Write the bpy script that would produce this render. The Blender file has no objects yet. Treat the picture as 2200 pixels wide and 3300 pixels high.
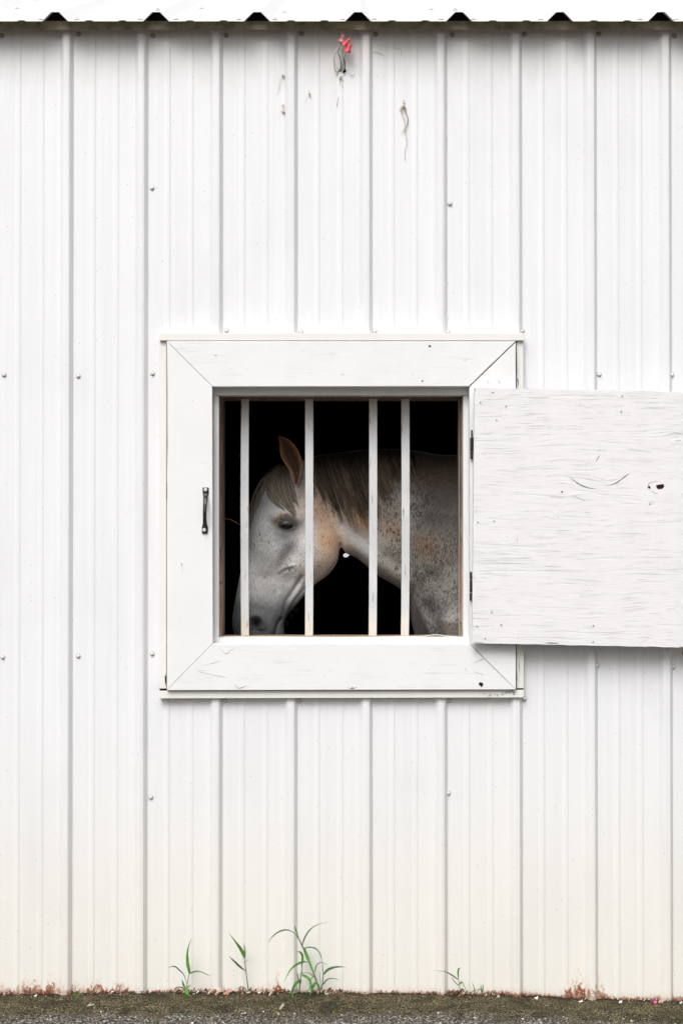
import bpy, bmesh, math, random
import numpy as np
from mathutils import Vector, noise
from mathutils.bvhtree import BVHTree
R = math.radians
SC = bpy.context.scene
COL = SC.collection
random.seed(7); RNG = np.random.default_rng(7)

# ------------------------------------------------------------------ camera
S = 0.2286 / 241.06            # metres per photograph pixel on the wall plane (9 inch rib spacing)
D = 5.0                        # camera distance from the wall
K = S / D
PITCH = R(0.62)
HORIZ = 1800.0                 # photograph row of the horizon
SH = -math.tan(PITCH) + (HORIZ - 1650) * K
cp, sp = math.cos(PITCH), math.sin(PITCH)
CX = 0.0
def ray(px, py):
    a = (px - 1100) * K; b = (1650 - py) * K + SH
    return Vector((a, cp - b * sp, b * cp + sp))
H = -D * ray(1100, 3201).z / ray(1100, 3201).y
def P(px, py, y=0.0):
    r = ray(px, py); t = (D + y) / r.y
    return Vector((CX + r.x * t, y, H + r.z * t))
def toPx(x, y, z):             # arrays -> photograph pixels
    vy = y + D; vz = z - H
    f = vy * cp + vz * sp; u = -vy * sp + vz * cp
    a = (x - CX) / f; b = u / f
    return 1100 + a / K, 1650 - (b - SH) / K
cam_d = bpy.data.cameras.new('camera'); cam = bpy.data.objects.new('camera', cam_d); COL.objects.link(cam)
cam.location = (CX, -D, H); cam.rotation_euler = (R(90) + PITCH, 0, 0)
cam_d.sensor_fit = 'VERTICAL'; cam_d.sensor_height = 36; cam_d.lens = 36 / (3300 * K)
cam_d.shift_y = SH / (3300 * K); cam_d.clip_start = 0.05; cam_d.clip_end = 1000
SC.camera = cam

# ------------------------------------------------------------------ world, sun, exposure
SUN_EL, SUN_AZ = 47.0, -18.0   # degrees; azimuth measured from straight behind the camera, minus = from the left
W = bpy.data.worlds.new('World'); SC.world = W; W.use_nodes = True
nt = W.node_tree; nt.nodes.clear()
sky = nt.nodes.new('ShaderNodeTexSky'); sky.sky_type = 'NISHITA'; sky.sun_disc = False
sky.sun_elevation = R(SUN_EL); sky.sun_rotation = R(180 - SUN_AZ); sky.dust_density = 4.0; sky.ozone_density = 1.0
hs = nt.nodes.new('ShaderNodeHueSaturation'); hs.inputs['Saturation'].default_value = 0.16
bg = nt.nodes.new('ShaderNodeBackground'); bg.inputs['Strength'].default_value = 0.15
wo = nt.nodes.new('ShaderNodeOutputWorld')
# overcast: brightest overhead, darker towards the horizon
tc = nt.nodes.new('ShaderNodeTexCoord'); sx_ = nt.nodes.new('ShaderNodeSeparateXYZ'); mrr = nt.nodes.new('ShaderNodeMapRange'); vm_ = nt.nodes.new('ShaderNodeVectorMath'); vm_.operation = 'SCALE'
mrr.inputs['From Min'].default_value = -0.02; mrr.inputs['From Max'].default_value = 0.75; mrr.inputs['To Min'].default_value = 0.22; mrr.inputs['To Max'].default_value = 1.5
nt.links.new(tc.outputs['Generated'], sx_.inputs[0]); nt.links.new(sx_.outputs[2], mrr.inputs[0]); nt.links.new(hs.outputs[0], vm_.inputs[0]); nt.links.new(mrr.outputs[0], vm_.inputs['Scale'])
nt.links.new(sky.outputs[0], hs.inputs['Color']); nt.links.new(vm_.outputs[0], bg.inputs[0]); nt.links.new(bg.outputs[0], wo.inputs[0])
sd = bpy.data.lights.new('sun', 'SUN'); sun = bpy.data.objects.new('sun', sd); COL.objects.link(sun)
sd.energy = 1.3; sd.angle = R(38); sd.color = (1.0, 0.985, 0.96)
dv = Vector((math.sin(R(SUN_AZ)) * math.cos(R(SUN_EL)), -math.cos(R(SUN_AZ)) * math.cos(R(SUN_EL)), math.sin(R(SUN_EL))))
sun.rotation_euler = dv.to_track_quat('Z', 'Y').to_euler(); sun.location = dv * 20
SC.view_settings.view_transform = 'Standard'; SC.view_settings.look = 'None'
SC.view_settings.exposure = 0.11; SC.view_settings.gamma = 1.0

# ------------------------------------------------------------------ node helpers
class M:
    def __init__(s, name, rough=0.5, metal=0.0, color=(0.5, 0.5, 0.5), spec=0.5):
        s.m = bpy.data.materials.new(name); s.m.use_nodes = True; s.t = s.m.node_tree; s.t.nodes.clear()
        s.o = s.t.nodes.new('ShaderNodeOutputMaterial'); s.b = s.t.nodes.new('ShaderNodeBsdfPrincipled')
        s.t.links.new(s.b.outputs[0], s.o.inputs[0])
        s.b.inputs['Base Color'].default_value = (*color, 1); s.b.inputs['Roughness'].default_value = rough
        s.b.inputs['Metallic'].default_value = metal; s.b.inputs['Specular IOR Level'].default_value = spec
        s.g = s.n('ShaderNodeNewGeometry')
    def n(s, typ, ins=None, **props):
        nd = s.t.nodes.new(typ)
        for k, v in props.items(): setattr(nd, k, v)
        for k, v in (ins or {}).items(): s.set(nd.inputs[k], v)
        return nd
    def set(s, inp, v):
        if hasattr(v, 'is_output') and v.is_output: s.t.links.new(v, inp)
        elif isinstance(v, (tuple, list)) and len(v) == 3 and len(inp.default_value) == 4: inp.default_value = (*v, 1)
        else: inp.default_value = v
    @property
    def pos(s): return s.g.outputs['Position']
    def sep(s, v): return s.n('ShaderNodeSeparateXYZ', {0: v}).outputs
    def vscale(s, v, sc): return s.n('ShaderNodeVectorMath', {0: v, 1: sc}, operation='MULTIPLY').outputs[0]
    def vadd(s, v, sc): return s.n('ShaderNodeVectorMath', {0: v, 1: sc}, operation='ADD').outputs[0]
    def noise(s, v, scale, detail=3.0, rough=0.5, out=0): return s.n('ShaderNodeTexNoise', {'Vector': v, 'Scale': scale, 'Detail': detail, 'Roughness': rough}).outputs[out]
    def math(s, op, a, b=0.0, c=0.0, clamp=False): return s.n('ShaderNodeMath', {0: a, 1: b, 2: c}, operation=op, use_clamp=clamp).outputs[0]
    def mr(s, v, a, b, c=0.0, d=1.0, smooth=True):
        return s.n('ShaderNodeMapRange', {'Value': v, 'From Min': a, 'From Max': b, 'To Min': c, 'To Max': d}, clamp=True, interpolation_type='SMOOTHSTEP' if smooth else 'LINEAR').outputs[0]
    def mix(s, f, a, b, bt='MIX'):
        nd = s.n('ShaderNodeMix', data_type='RGBA', blend_type=bt, clamp_factor=True)
        s.set(nd.inputs[0], f); s.set(nd.inputs[6], a); s.set(nd.inputs[7], b); return nd.outputs[2]
    def bump(s, h, strength=0.5, dist=0.001, normal=None):
        ins = {'Height': h, 'Strength': strength, 'Distance': dist}
        if normal is not None: ins['Normal'] = normal
        return s.n('ShaderNodeBump', ins).outputs[0]
    def col(s, v): s.set(s.b.inputs['Base Color'], v); return s
    def rough(s, v): s.set(s.b.inputs['Roughness'], v); return s
    def nor(s, v): s.set(s.b.inputs['Normal'], v); return s

def specks(m, v, scale, size, seed=(0, 0, 0), keep=0.5):
    """sparse round dirt dots"""
    vo = m.n('ShaderNodeTexVoronoi', {'Vector': m.vadd(v, seed), 'Scale': scale}, feature='F1')
    big = m.sep(vo.outputs['Color'])
    dot = m.mr(vo.outputs['Distance'], size * 0.6, size, 1.0, 0.0)
    return m.math('MULTIPLY', dot, m.math('GREATER_THAN', big[0], keep))

# ------------------------------------------------------------------ wall material
def px_x(px, py=2700): return P(px, py, 0).x
mw = M('white painted sheet metal', 0.42, spec=0.4)
p = mw.pos; px_, py_, pz_ = mw.sep(p)
streak = mw.noise(mw.vscale(p, (60, 60, 1.2)), 1.0, 4, 0.6)
cloud = mw.noise(mw.vscale(p, (3, 3, 2)), 1.0, 3, 0.55)
fine = mw.noise(mw.vscale(p, (160, 160, 45)), 1.0, 3, 0.6)
c = mw.mix(mw.mr(streak, 0.35, 0.75), (0.755, 0.755, 0.77), (0.725, 0.73, 0.745))
c = mw.mix(mw.math('MULTIPLY', mw.mr(cloud, 0.45, 0.75), 0.5), c, (0.66, 0.66, 0.675))
cream_f = mw.math('MULTIPLY', mw.mr(mw.math('ADD', pz_, mw.math('MULTIPLY', cloud, 0.35)), 1.05, 0.20), 0.55)
c = mw.mix(cream_f, c, (0.745, 0.705, 0.60))
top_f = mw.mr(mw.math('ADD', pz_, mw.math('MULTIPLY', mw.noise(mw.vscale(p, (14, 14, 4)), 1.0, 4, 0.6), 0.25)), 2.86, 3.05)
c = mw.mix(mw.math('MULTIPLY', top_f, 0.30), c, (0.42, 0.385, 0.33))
# thin grime in rolled creases at the ribs' left edge and grime patches
c = mw.mix(mw.math('MULTIPLY', mw.mr(fine, 0.60, 0.80), 0.12), c, (0.45, 0.44, 0.42))
s1 = specks(mw, p, 55, 0.085, (0, 0, 0), 0.80)
s2 = specks(mw, p, 120, 0.10, (3, 1, 7), 0.82)
lowd = mw.mr(pz_, 1.4, 0.05, 0.12, 1.0)
c = mw.mix(mw.math('MULTIPLY', s1, 0.75), c, (0.12, 0.105, 0.085))
c = mw.mix(mw.math('MULTIPLY', s2, lowd), c, (0.16, 0.13, 0.10))
hid = specks(mw, p, 210, 0.12, (9, 2, 4), 0.72)
c = mw.mix(mw.math('MULTIPLY', mw.math('MULTIPLY', hid, mw.mr(pz_, 0.8, 0.0, 0.0, 0.9)), mw.mr(cloud, 0.4, 0.6)), c, (0.22, 0.19, 0.16))
# rust creeping up from the bottom edge: height of the rust along x
rust = [(-30, 18), (20, 22), (50, 12), (82, 40), (100, 26), (115, 42), (140, 10), (165, 48), (185, 22), (205, 24), (225, 12), (240, 34), (262, 14), (318, 38), (345, 14), (395, 30), (430, 10),
        (520, 12), (700, 10), (720, 18), (745, 9), (880, 20), (893, 50), (915, 9), (1400, 10), (1800, 8), (1845, 46), (1868, 68), (1885, 34), (1932, 46), (1960, 12), (2030, 14)]
ramp = mw.n('ShaderNodeValToRGB'); cr = ramp.color_ramp; cr.interpolation = 'LINEAR'
x0, x1 = px_x(-60, 3200), px_x(2260, 3200)
rust = rust[:31]
while len(cr.elements) < len(rust): cr.elements.new(0.5)
for e, (rx, rh) in zip(cr.elements, rust):
    e.position = (px_x(rx, 3200) - x0) / (x1 - x0)
for e, (rx, rh) in zip(cr.elements, rust): e.color = (rh / 100,) * 3 + (1,)
mw.set(ramp.inputs[0], mw.mr(px_, x0, x1, 0, 1, False))
rn = mw.noise(mw.vscale(p, (110, 110, 60)), 1.0, 5, 0.75)
rn2 = mw.noise(mw.vscale(p, (25, 25, 12)), 1.0, 3, 0.6)
rh = mw.math('MULTIPLY', mw.math('MULTIPLY', ramp.outputs[0], 82 * S), mw.mr(rn, 0.32, 0.68, 0.1, 1.5))
rz = mw.math('ADD', mw.math('ADD', pz_, mw.mr(px_, px_x(1620, 3200), px_x(1930, 3200), 0.002, 0.0215)), mw.math('MULTIPLY', mw.math('SUBTRACT', rn2, 0.5), 0.012))
rf = mw.mr(mw.math('SUBTRACT', rz, rh), 0.006, -0.004)
halo = mw.mr(mw.math('SUBTRACT', rz, mw.math('MULTIPLY', rh, 1.5)), 0.02, -0.01)
c = mw.mix(mw.math('MULTIPLY', halo, 0.35), c, (0.55, 0.33, 0.17))
rc = mw.mix(mw.mr(rn, 0.35, 0.65), (0.04, 0.015, 0.010), (0.34, 0.105, 0.04))
c = mw.mix(mw.math('MULTIPLY', rf, mw.mr(rn2, 0.36, 0.54, 0.25, 1.0)), c, rc)
mw.col(c).nor(mw.bump(mw.math('ADD', mw.noise(mw.vscale(p, (5, 5, 1.6)), 1.0, 3), mw.math('MULTIPLY', fine, 0.03)), 0.25, 0.004))
MAT_WALL = mw.m

def wood_paint(name, axis, crack=0.5, base=(0.76, 0.76, 0.76), knots=(), dist=0.0008, crs=1.0):
    """painted board: grain stretched along axis 'x' or 'z'"""
    m = M(name, 0.5, spec=0.35); p = m.pos
    x, y, z = m.sep(p)
    off = None
    for (kx, kz, r) in knots:      # grain swirls round knots
        dx = m.math('SUBTRACT', x, kx); dz = m.math('SUBTRACT', z, kz)
        d2 = m.math('ADD', m.math('MULTIPLY', m.math('MULTIPLY', dx, dx), 0.22), m.math('MULTIPLY', dz, dz))
        g = m.math('MULTIPLY', m.math('DIVIDE', dz, m.math('ADD', d2, r * r * 0.6)), -r * r * 0.85)
        off = g if off is None else m.math('ADD', off, g)
    if off is not None:
        z = m.math('ADD', z, off)
        p = m.n('ShaderNodeCombineXYZ', {0: x, 1: y, 2: z}).outputs[0]
    p = m.vadd(p, m.vscale(m.n('ShaderNodeTexNoise', {'Vector': p, 'Scale': 3.0, 'Detail': 2.0}).outputs['Color'], (0.0, 0.0, 0.03) if axis == 'x' else (0.03, 0, 0)))
    a, b = (7.0, 330.0) if axis == 'x' else (330.0, 7.0)
    g1 = m.noise(m.vscale(p, (a, 60, b)), 1.0, 3, 0.6)
    g2 = m.noise(m.vscale(p, (a * 0.5, 60, b * 0.28)), 1.0, 4, 0.65)
    cloud = m.noise(p, 9.0, 3)
    cr_ = m.mr(g2, 0.60, 0.66)
    cr2 = m.mr(g1, 0.62, 0.70)
    gate = m.mr(cloud, 0.34, 0.58)
    g3 = m.noise(m.vscale(p, (a * 2.2, 60, b * 1.9) if axis == 'x' else (a * 1.9, 60, b * 2.2)), 1.0, 3, 0.65)
    cr3 = m.math('MULTIPLY', m.mr(g3, 0.60, 0.70), .55)
    cr2 = m.math('MULTIPLY', cr2, gate)
    h = m.math('SUBTRACT', m.math('MULTIPLY', g1, 0.5), m.math('ADD', m.math('MULTIPLY', cr_, 0.35), m.math('ADD', m.math('MULTIPLY', cr2, 0.6), m.math('MULTIPLY', cr3, 0.5))))
    c = m.mix(m.math('MULTIPLY', m.mr(cloud, 0.4, 0.7), 0.4), base, tuple(v * 0.94 for v in base))
    c = m.mix(m.math('MULTIPLY', cr3, crack), c, (0.32, 0.315, 0.305))
    c = m.mix(m.math('MULTIPLY', cr2, crack), c, (0.25, 0.245, 0.235))
    c = m.mix(m.math('MULTIPLY', m.math('MULTIPLY', m.mr(g2, 0.66, 0.74), m.mr(g1, 0.45, 0.6)), crack), c, (0.22, 0.215, 0.205))
    c = m.mix(m.math('MULTIPLY', specks(m, m.pos, 60, 0.09, (1, 4, 2), 0.86), 0.7), c, (0.14, 0.12, 0.10))
    m.col(c).nor(m.bump(h, 0.75 * crs, dist))
    return m
SHUTTER_KNOTS = [(P(2125, 1567, -.075).x, P(2125, 1567, -.075).z, 0.035), (P(1808, 1583, -.075).x, P(1808, 1583, -.075).z, 0.022),
                 (P(2178, 1415, -.075).x, P(2178, 1415, -.075).z, 0.03), (P(2162, 1980, -.075).x, P(2162, 1980, -.075).z, 0.03), (P(1960, 1540, -.075).x, P(1960, 1530, -.075).z, 0.02)]
MAT_SHUT = wood_paint('white painted plywood', 'x', 0.30, (0.745, 0.735, 0.74), SHUTTER_KNOTS, 0.0017).m
BK = [(P(1140, 2210, -.038).x, P(1140, 2212, -.038).z, 0.018), (P(765, 2210, -.038).x, P(765, 2210, -.038).z, 0.014), (P(1345, 1228, -.038).x, P(1345, 1228, -.038).z, 0.008)]
MAT_CASH = wood_paint('white painted casing wood grain across', 'x', 0.22, (0.76, 0.76, 0.765), BK, 0.0008, 0.8).m
MAT_CASV = wood_paint('white painted casing wood grain upright', 'z', 0.08, (0.76, 0.76, 0.765), (), 0.0003, 0.45).m
MAT_TRIM = wood_paint('cream painted trim', 'z', 0.1, (0.75, 0.735, 0.70), (), 0.0003, 0.5).m
def plain(name, color, rough=0.5, metal=0.0, var=0.25, scale=40, bump=0.2, spec=0.5, dist=0.001):
    m = M(name, rough, metal, spec=spec); n = m.noise(m.pos, scale, 4, 0.6)
    m.col(m.mix(m.mr(n, 0.3, 0.7), tuple(v * (1 - var) for v in color), tuple(min(1, v * (1 + var)) for v in color)))
    m.nor(m.bump(n, bump, dist)); return m.m
mbar = M('painted bar steel', 0.38, spec=0.5)
bn = mbar.noise(mbar.vscale(mbar.pos, (120, 120, 14)), 1.0, 4, 0.65); bn2 = mbar.noise(mbar.pos, 7, 3); bx_, by_, bz_ = mbar.sep(mbar.pos)
c = mbar.mix(mbar.mr(bn2, 0.35, 0.65), (0.55, 0.56, 0.575), (0.64, 0.64, 0.645))
c = mbar.mix(mbar.math('MULTIPLY', mbar.mr(bz_, P(0, 1930, .1).z, P(0, 2050, .1).z), 0.8), c, (0.74, 0.67, 0.57))
c = mbar.mix(mbar.math('MULTIPLY', mbar.mr(bz_, P(0, 1420, .1).z, P(0, 1290, .1).z), 0.6), c, (0.60, 0.54, 0.46))
c = mbar.mix(mbar.mr(bn, 0.62, 0.70), c, (0.30, 0.24, 0.18))
c = mbar.mix(mbar.math('MULTIPLY', specks(mbar, mbar.pos, 130, 0.14, (0, 0, 0), 0.75), 0.8), c, (0.15, 0.11, 0.08))
mbar.col(c).nor(mbar.bump(bn, 0.2, 0.001)); MAT_BAR = mbar.m
mj = M('bare weathered jamb wood', 0.7, spec=0.2)
jn = mj.noise(mj.vscale(mj.pos, (200, 40, 10)), 1.0, 4, 0.65)
jz_ = mj.sep(mj.pos)[2]
c = mj.mix(mj.mr(jn, 0.3, 0.7), (0.10, 0.065, 0.045), (0.26, 0.18, 0.13))
c = mj.mix(mj.math('MULTIPLY', mj.mr(jz_, P(0, 1650, .1).z, P(0, 1900, .1).z), .8), c, mj.mix(mj.mr(jn, 0.3, 0.7), (0.24, 0.15, 0.09), (0.52, 0.38, 0.27)))
c = mj.mix(mj.mr(mj.noise(mj.vscale(mj.pos, (150, 40, 30)), 1.0, 4, 0.7), 0.56, 0.66), c, (0.10, 0.07, 0.05))
mj.col(c).nor(mj.bump(jn, 0.5, 0.001)); MAT_JAMB = mj.m
MAT_STOP = wood_paint('grey white stop bead', 'z', 0.35, (0.72, 0.72, 0.725), (), 0.0005, 0.6).m
MAT_STOPH = wood_paint('grey white stop bead across', 'x', 0.35, (0.72, 0.71, 0.70), (), 0.0005, 0.6).m
MAT_BLACK = plain('worn black iron', (0.028, 0.028, 0.03), 0.38, 0.3, 0.4, 120, 0.3)
MAT_ZINC = plain('zinc bolt head', (0.62, 0.63, 0.64), 0.45, 0.4, 0.12, 200, 0.1)
MAT_SCREWW = plain('white painted screw head', (0.66, 0.66, 0.65), 0.6, 0.0, 0.1, 200, 0.1)
MAT_SCREWD = plain('weathered tan screw head', (0.34, 0.30, 0.22), 0.5, 0.2, 0.3, 300, 0.1)
MAT_RUBBER = plain('dark rubber washer', (0.10, 0.10, 0.095), 0.7)
MAT_FASCIA = plain('weathered eave trim', (0.23, 0.19, 0.12), 0.45, 0.0, 0.35, 30, 0.2)
MAT_ROOF = plain('white roof sheet', (0.8, 0.8, 0.8), 0.5, 0.0, 0.01, 6, 0.03)
MAT_FOAM = plain('black closure foam', (0.006, 0.007, 0.007), 0.9, spec=0.1)
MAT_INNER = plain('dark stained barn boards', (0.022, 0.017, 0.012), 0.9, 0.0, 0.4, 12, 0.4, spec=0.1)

# ------------------------------------------------------------------ mesh helpers
def link(name, me, mats, parent=None, smooth=False):
    o = bpy.data.objects.new(name, me); COL.objects.link(o)
    for m in (mats if isinstance(mats, (list, tuple)) else [mats]): me.materials.append(m)
    if parent is not None: o.parent = parent
    if smooth: me.polygons.foreach_set('use_smooth', [True] * len(me.polygons))
    return o
def obj(name, bm, mats, parent=None, smooth=False, bevel=0.0):
    bmesh.ops.recalc_face_normals(bm, faces=bm.faces)
    me = bpy.data.meshes.new(name); bm.to_mesh(me); bm.free()
    o = link(name, me, mats, parent, smooth)
    if bevel:
        b = o.modifiers.new('bevel', 'BEVEL'); b.width = bevel; b.segments = 2; b.limit_method = 'ANGLE'; b.angle_limit = R(40)
    return o
def empty(name, loc=(0, 0, 0)):
    o = bpy.data.objects.new(name, None); COL.objects.link(o); o.location = loc; o.empty_display_size = 0.1; return o
def tag(o, label=None, cat=None, group=None, kind=None):
    if label: o['label'] = label
    if cat: o['category'] = cat
    if group: o['group'] = group
    if kind: o['kind'] = kind
    return o
def box(bm, x0, x1, y0, y1, z0, z1):
    v = [bm.verts.new((x, y, z)) for x in (x0, x1) for y in (y0, y1) for z in (z0, z1)]
    for f in ((0, 1, 3, 2), (4, 6, 7, 5), (0, 4, 5, 1), (2, 3, 7, 6), (0, 2, 6, 4), (1, 5, 7, 3)): bm.faces.new([v[i] for i in f])
def prism(bm, pts, yf, yb, div=0):
    """outline given in photograph pixels at the front face's depth, extruded straight back"""
    f = [P(x, y, yf) for x, y in pts]
    a = [bm.verts.new(q) for q in f]; b = [bm.verts.new((q.x, yb, q.z)) for q in f]
    bm.faces.new(a); bm.faces.new(b[::-1]); n = len(a)
    for i in range(n): bm.faces.new((a[i], b[i], b[(i + 1) % n], a[(i + 1) % n]))
def tube(bm, pts, rad, seg=6, caps=True):
    pts = [Vector(q) for q in pts]; n = len(pts)
    rs = rad if isinstance(rad, (list, tuple)) else [rad] * n
    rings = []; prev = None
    for i, q in enumerate(pts):
        t = (pts[min(i + 1, n - 1)] - pts[max(i - 1, 0)]).normalized()
        u = prev if prev is not None else (Vector((0, 1, 0)) if abs(t.y) < 0.9 else Vector((1, 0, 0)))
        u = (u - t * u.dot(t)).normalized(); prev = u; w = t.cross(u)
        rings.append([bm.verts.new(q + (u * math.cos(2 * math.pi * k / seg) + w * math.sin(2 * math.pi * k / seg)) * rs[i]) for k in range(seg)])
    for i in range(n - 1):
        for k in range(seg): bm.faces.new((rings[i][k], rings[i][(k + 1) % seg], rings[i + 1][(k + 1) % seg], rings[i + 1][k]))
    if caps: bm.faces.new(rings[0][::-1]); bm.faces.new(rings[-1])
def cat(pts, n):
    """Catmull-Rom through pts (tuples), n samples per span"""
    A = [np.array(q, float) for q in pts]; A = [2 * A[0] - A[1]] + A + [2 * A[-1] - A[-2]]; out = []
    for i in range(1, len(A) - 2):
        for k in range(n):
            t = k / n; a, b, c, d = A[i - 1], A[i], A[i + 1], A[i + 2]
            out.append(0.5 * ((2 * b) + (c - a) * t + (2 * a - 5 * b + 4 * c - d) * t * t + (3 * b - a - 3 * c + d) * t ** 3))
    out.append(A[-2]); return out

# ================================================================== ground
def gz(x, y):
    """ground height"""
    h = 0.010 * math.exp(-((x - P(470, 3200).x) / 1.4) ** 2) - 0.006
    px = max(-2000.0, min(4000.0, 1100 + x / S))
    h += -0.0195 * (1 / (1 + math.exp(-(px - 1780) / 130.0))) - 0.006 * (1 / (1 + math.exp((px - 260) / 60.0)))
    if -1.2 < y < 0.3 and abs(x) < 1.6:
        h += 0.0035 * noise.noise(Vector((x * 9, y * 9, 1))) + 0.0022 * noise.noise(Vector((x * 45, y * 45, 3)))
        gr = max(0.0, min(1.0, (-y - 0.12 + 0.05 * noise.noise(Vector((x * 6, y * 3, 8)))) / 0.08))
        h += gr * 0.0035 * noise.noise(Vector((x * 90, y * 90, 5))) - gr * 0.002
    return h
def axis(lo, hi, st, far):
    a = list(np.arange(lo, hi + st / 2, st)); s = st
    while a[-1] < far: s *= 1.35; a.append(a[-1] + s)
    s = st
    while a[0] > -far: s *= 1.35; a.insert(0, a[0] - s)
    return a
gx = axis(-1.15, 1.15, 0.006, 150); gy = axis(-0.50, 0.04, 0.005, 150)
gv = [(x, y, gz(x, y)) for y in gy for x in gx]; nx = len(gx)
gf = [(j * nx + i, j * nx + i + 1, (j + 1) * nx + i + 1, (j + 1) * nx + i) for j in range(len(gy) - 1) for i in range(nx - 1)]
me = bpy.data.meshes.new('ground'); me.from_pydata(gv, [], gf); me.update()
mg = M('mossy concrete and gravel', 0.85, spec=0.25); p = mg.pos; X, Y, Z = mg.sep(p)
gn = mg.noise(p, 9, 4, 0.6); g2 = mg.noise(p, 230, 3, 0.75); g3 = mg.noise(p, 55, 4, 0.65); g4 = mg.noise(mg.vadd(p, (5, 5, 5)), 150, 4, 0.7)
moss = mg.mix(mg.mr(gn, 0.35, 0.65), (0.013, 0.0095, 0.003), (0.052, 0.038, 0.012))
moss = mg.mix(mg.math('MULTIPLY', mg.mr(g2, 0.545, 0.59), mg.mr(mg.noise(p, 14, 3, .6), .36, .6, .25, 1.0)), moss, (0.38, 0.31, 0.17))
moss = mg.mix(mg.mr(g2, 0.49, 0.45), moss, (0.005, 0.005, 0.003))
grey = mg.mix(mg.mr(g3, 0.35, 0.65), (0.025, 0.022, 0.019), (0.11, 0.096, 0.082))
grey = mg.mix(mg.mr(g4, 0.55, 0.59), grey, (0.46, 0.42, 0.36))
grey = mg.mix(mg.mr(g4, 0.48, 0.44), grey, (0.010, 0.009, 0.008))
f = mg.mr(mg.math('ADD', mg.math('MULTIPLY', Y, -1.0), mg.math('MULTIPLY', mg.math('SUBTRACT', gn, 0.5), 0.35)), 0.19, 0.29)
c = mg.mix(f, moss, grey)
c = mg.mix(mg.math('MULTIPLY', mg.mr(mg.noise(mg.vadd(p, (2, 9, 1)), 22, 3, 0.6), 0.58, 0.68), 0.5), c, (0.05, 0.07, 0.012))
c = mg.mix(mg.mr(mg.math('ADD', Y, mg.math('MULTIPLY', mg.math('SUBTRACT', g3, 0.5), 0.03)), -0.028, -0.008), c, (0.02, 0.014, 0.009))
mg.col(c).nor(mg.bump(mg.math('ADD', g2, mg.math('MULTIPLY', g4, 1.2)), 0.8, 0.003))
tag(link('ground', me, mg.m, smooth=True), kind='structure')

# ================================================================== barn
barn = empty('barn'); tag(barn, 'white ribbed metal stable wall with barred square window and open shutter', 'barn')
RIB0 = 236.5; RSP = 241.06
XL, XR = -4.2, 4.2
ZT = P(1100, 84, -0.02).z        # top of the wall sheet
OX0, OX1 = P(676, 1650, 0).x, P(1520, 1650, 0).x
OZ0, OZ1 = P(1100, 2082, 0).z, P(1100, 1237, 0).z
def wall_profile():
    pts = []                      # (x, y)
    i = int((XL / S + 1100 - RIB0) / RSP) - 1
    while True:
        e = RIB0 + RSP * i
        if (e - 1100) * S > XR: break
        seam = (i % 4 == 1)
        # coordinates in photograph pixels relative to rib's right foot
        prof = [(-44, 0), (-43, -.002), (-33, -.0135), (-31, -.0150)]
        prof += [(-30, -.0155), (-14.5, -.0155), (-14, -.0138), (-12.8, -.0138), (-12.5, -.0155), (-11.6, -.0155)] if not seam else [(-31, -.0155), (-16.5, -.0155), (-16.2, -.0132), (-14.8, -.0132), (-14.4, -.0170), (-11.6, -.0165)]
        prof += [(-11.2, -.0150), (-1, -.0008), (0, 0)]
        for a in (72.0, 147.0): prof += [(a - 22, 0), (a - 13, -.0016), (a - 5, -.0018), (a - 1.0, -.0003), (a + .5, 0)]
        pts += [((e + a - 1100) * S, b) for a, b in prof]
        i += 1
    return [q for q in pts if XL < q[0] < XR]
prof = wall_profile()
def ins(pr, x):
    for k in range(len(pr) - 1):
        if pr[k][0] < x < pr[k + 1][0]:
            t = (x - pr[k][0]) / (pr[k + 1][0] - pr[k][0]); pr.insert(k + 1, (x, pr[k][1] * (1 - t) + pr[k + 1][1] * t)); return
ins(prof, OX0); ins(prof, OX1)
zs = [-0.05, 0.0, 0.2, OZ0, OZ1, 2.2, ZT]
bm = bmesh.new(); V = [[bm.verts.new((x, y, z)) for x, y in prof] for z in zs]
for r in range(len(zs) - 1):
    for k in range(len(prof) - 1):
        xm = (prof[k][0] + prof[k + 1][0]) / 2
        if r == 3 and OX0 < xm < OX1: continue
        bm.faces.new((V[r][k], V[r][k + 1], V[r + 1][k + 1], V[r + 1][k]))
bmesh.ops.recalc_face_normals(bm, faces=bm.faces)
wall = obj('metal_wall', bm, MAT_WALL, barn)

# inner skins, gables, back wall (with a small hole where an added white board shows)
DEP = 4.2; IN = 0.16
bm = bmesh.new()
def inner_frame(bm, y0, y1, x0, x1, z0, z1, ox0, ox1, oz0, oz1):
    box(bm, x0, ox0, y0, y1, z0, z1); box(bm, ox1, x1, y0, y1, z0, z1)
    box(bm, ox0, ox1, y0, y1, z0, oz0); box(bm, ox0, ox1, y0, y1, oz1, z1)
inner_frame(bm, 0.02, IN - .004, XL, XR, -0.05, ZT, OX0, OX1, OZ0, OZ1)
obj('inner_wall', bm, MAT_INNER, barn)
hole = P(1115, 1790, DEP)
bm = bmesh.new()
hx0_, hx1_, hz0_, hz1_ = hole.x - .06, hole.x + .06, hole.z - .06, hole.z + .06
inner_frame(bm, DEP, DEP + 0.04, XL, XR, -0.05, ZT, hx0_, hx1_, hz0_, hz1_)
sq = []; ov = []
for k in range(24):
    a = 2 * math.pi * k / 24; ca_, sa_ = math.cos(a), math.sin(a); m_ = max(abs(ca_), abs(sa_))
    sq.append(bm.verts.new((hole.x + .06 * ca_ / m_, DEP + .002, hole.z + .06 * sa_ / m_))); ov.append(bm.verts.new((hole.x + .017 * ca_ + .004 * sa_, DEP + .002, hole.z + .002 + .0125 * sa_)))
for k in range(24): bm.faces.new((sq[k], sq[(k + 1) % 24], ov[(k + 1) % 24], ov[k]))
obj('back_wall', bm, MAT_INNER, barn)
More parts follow.
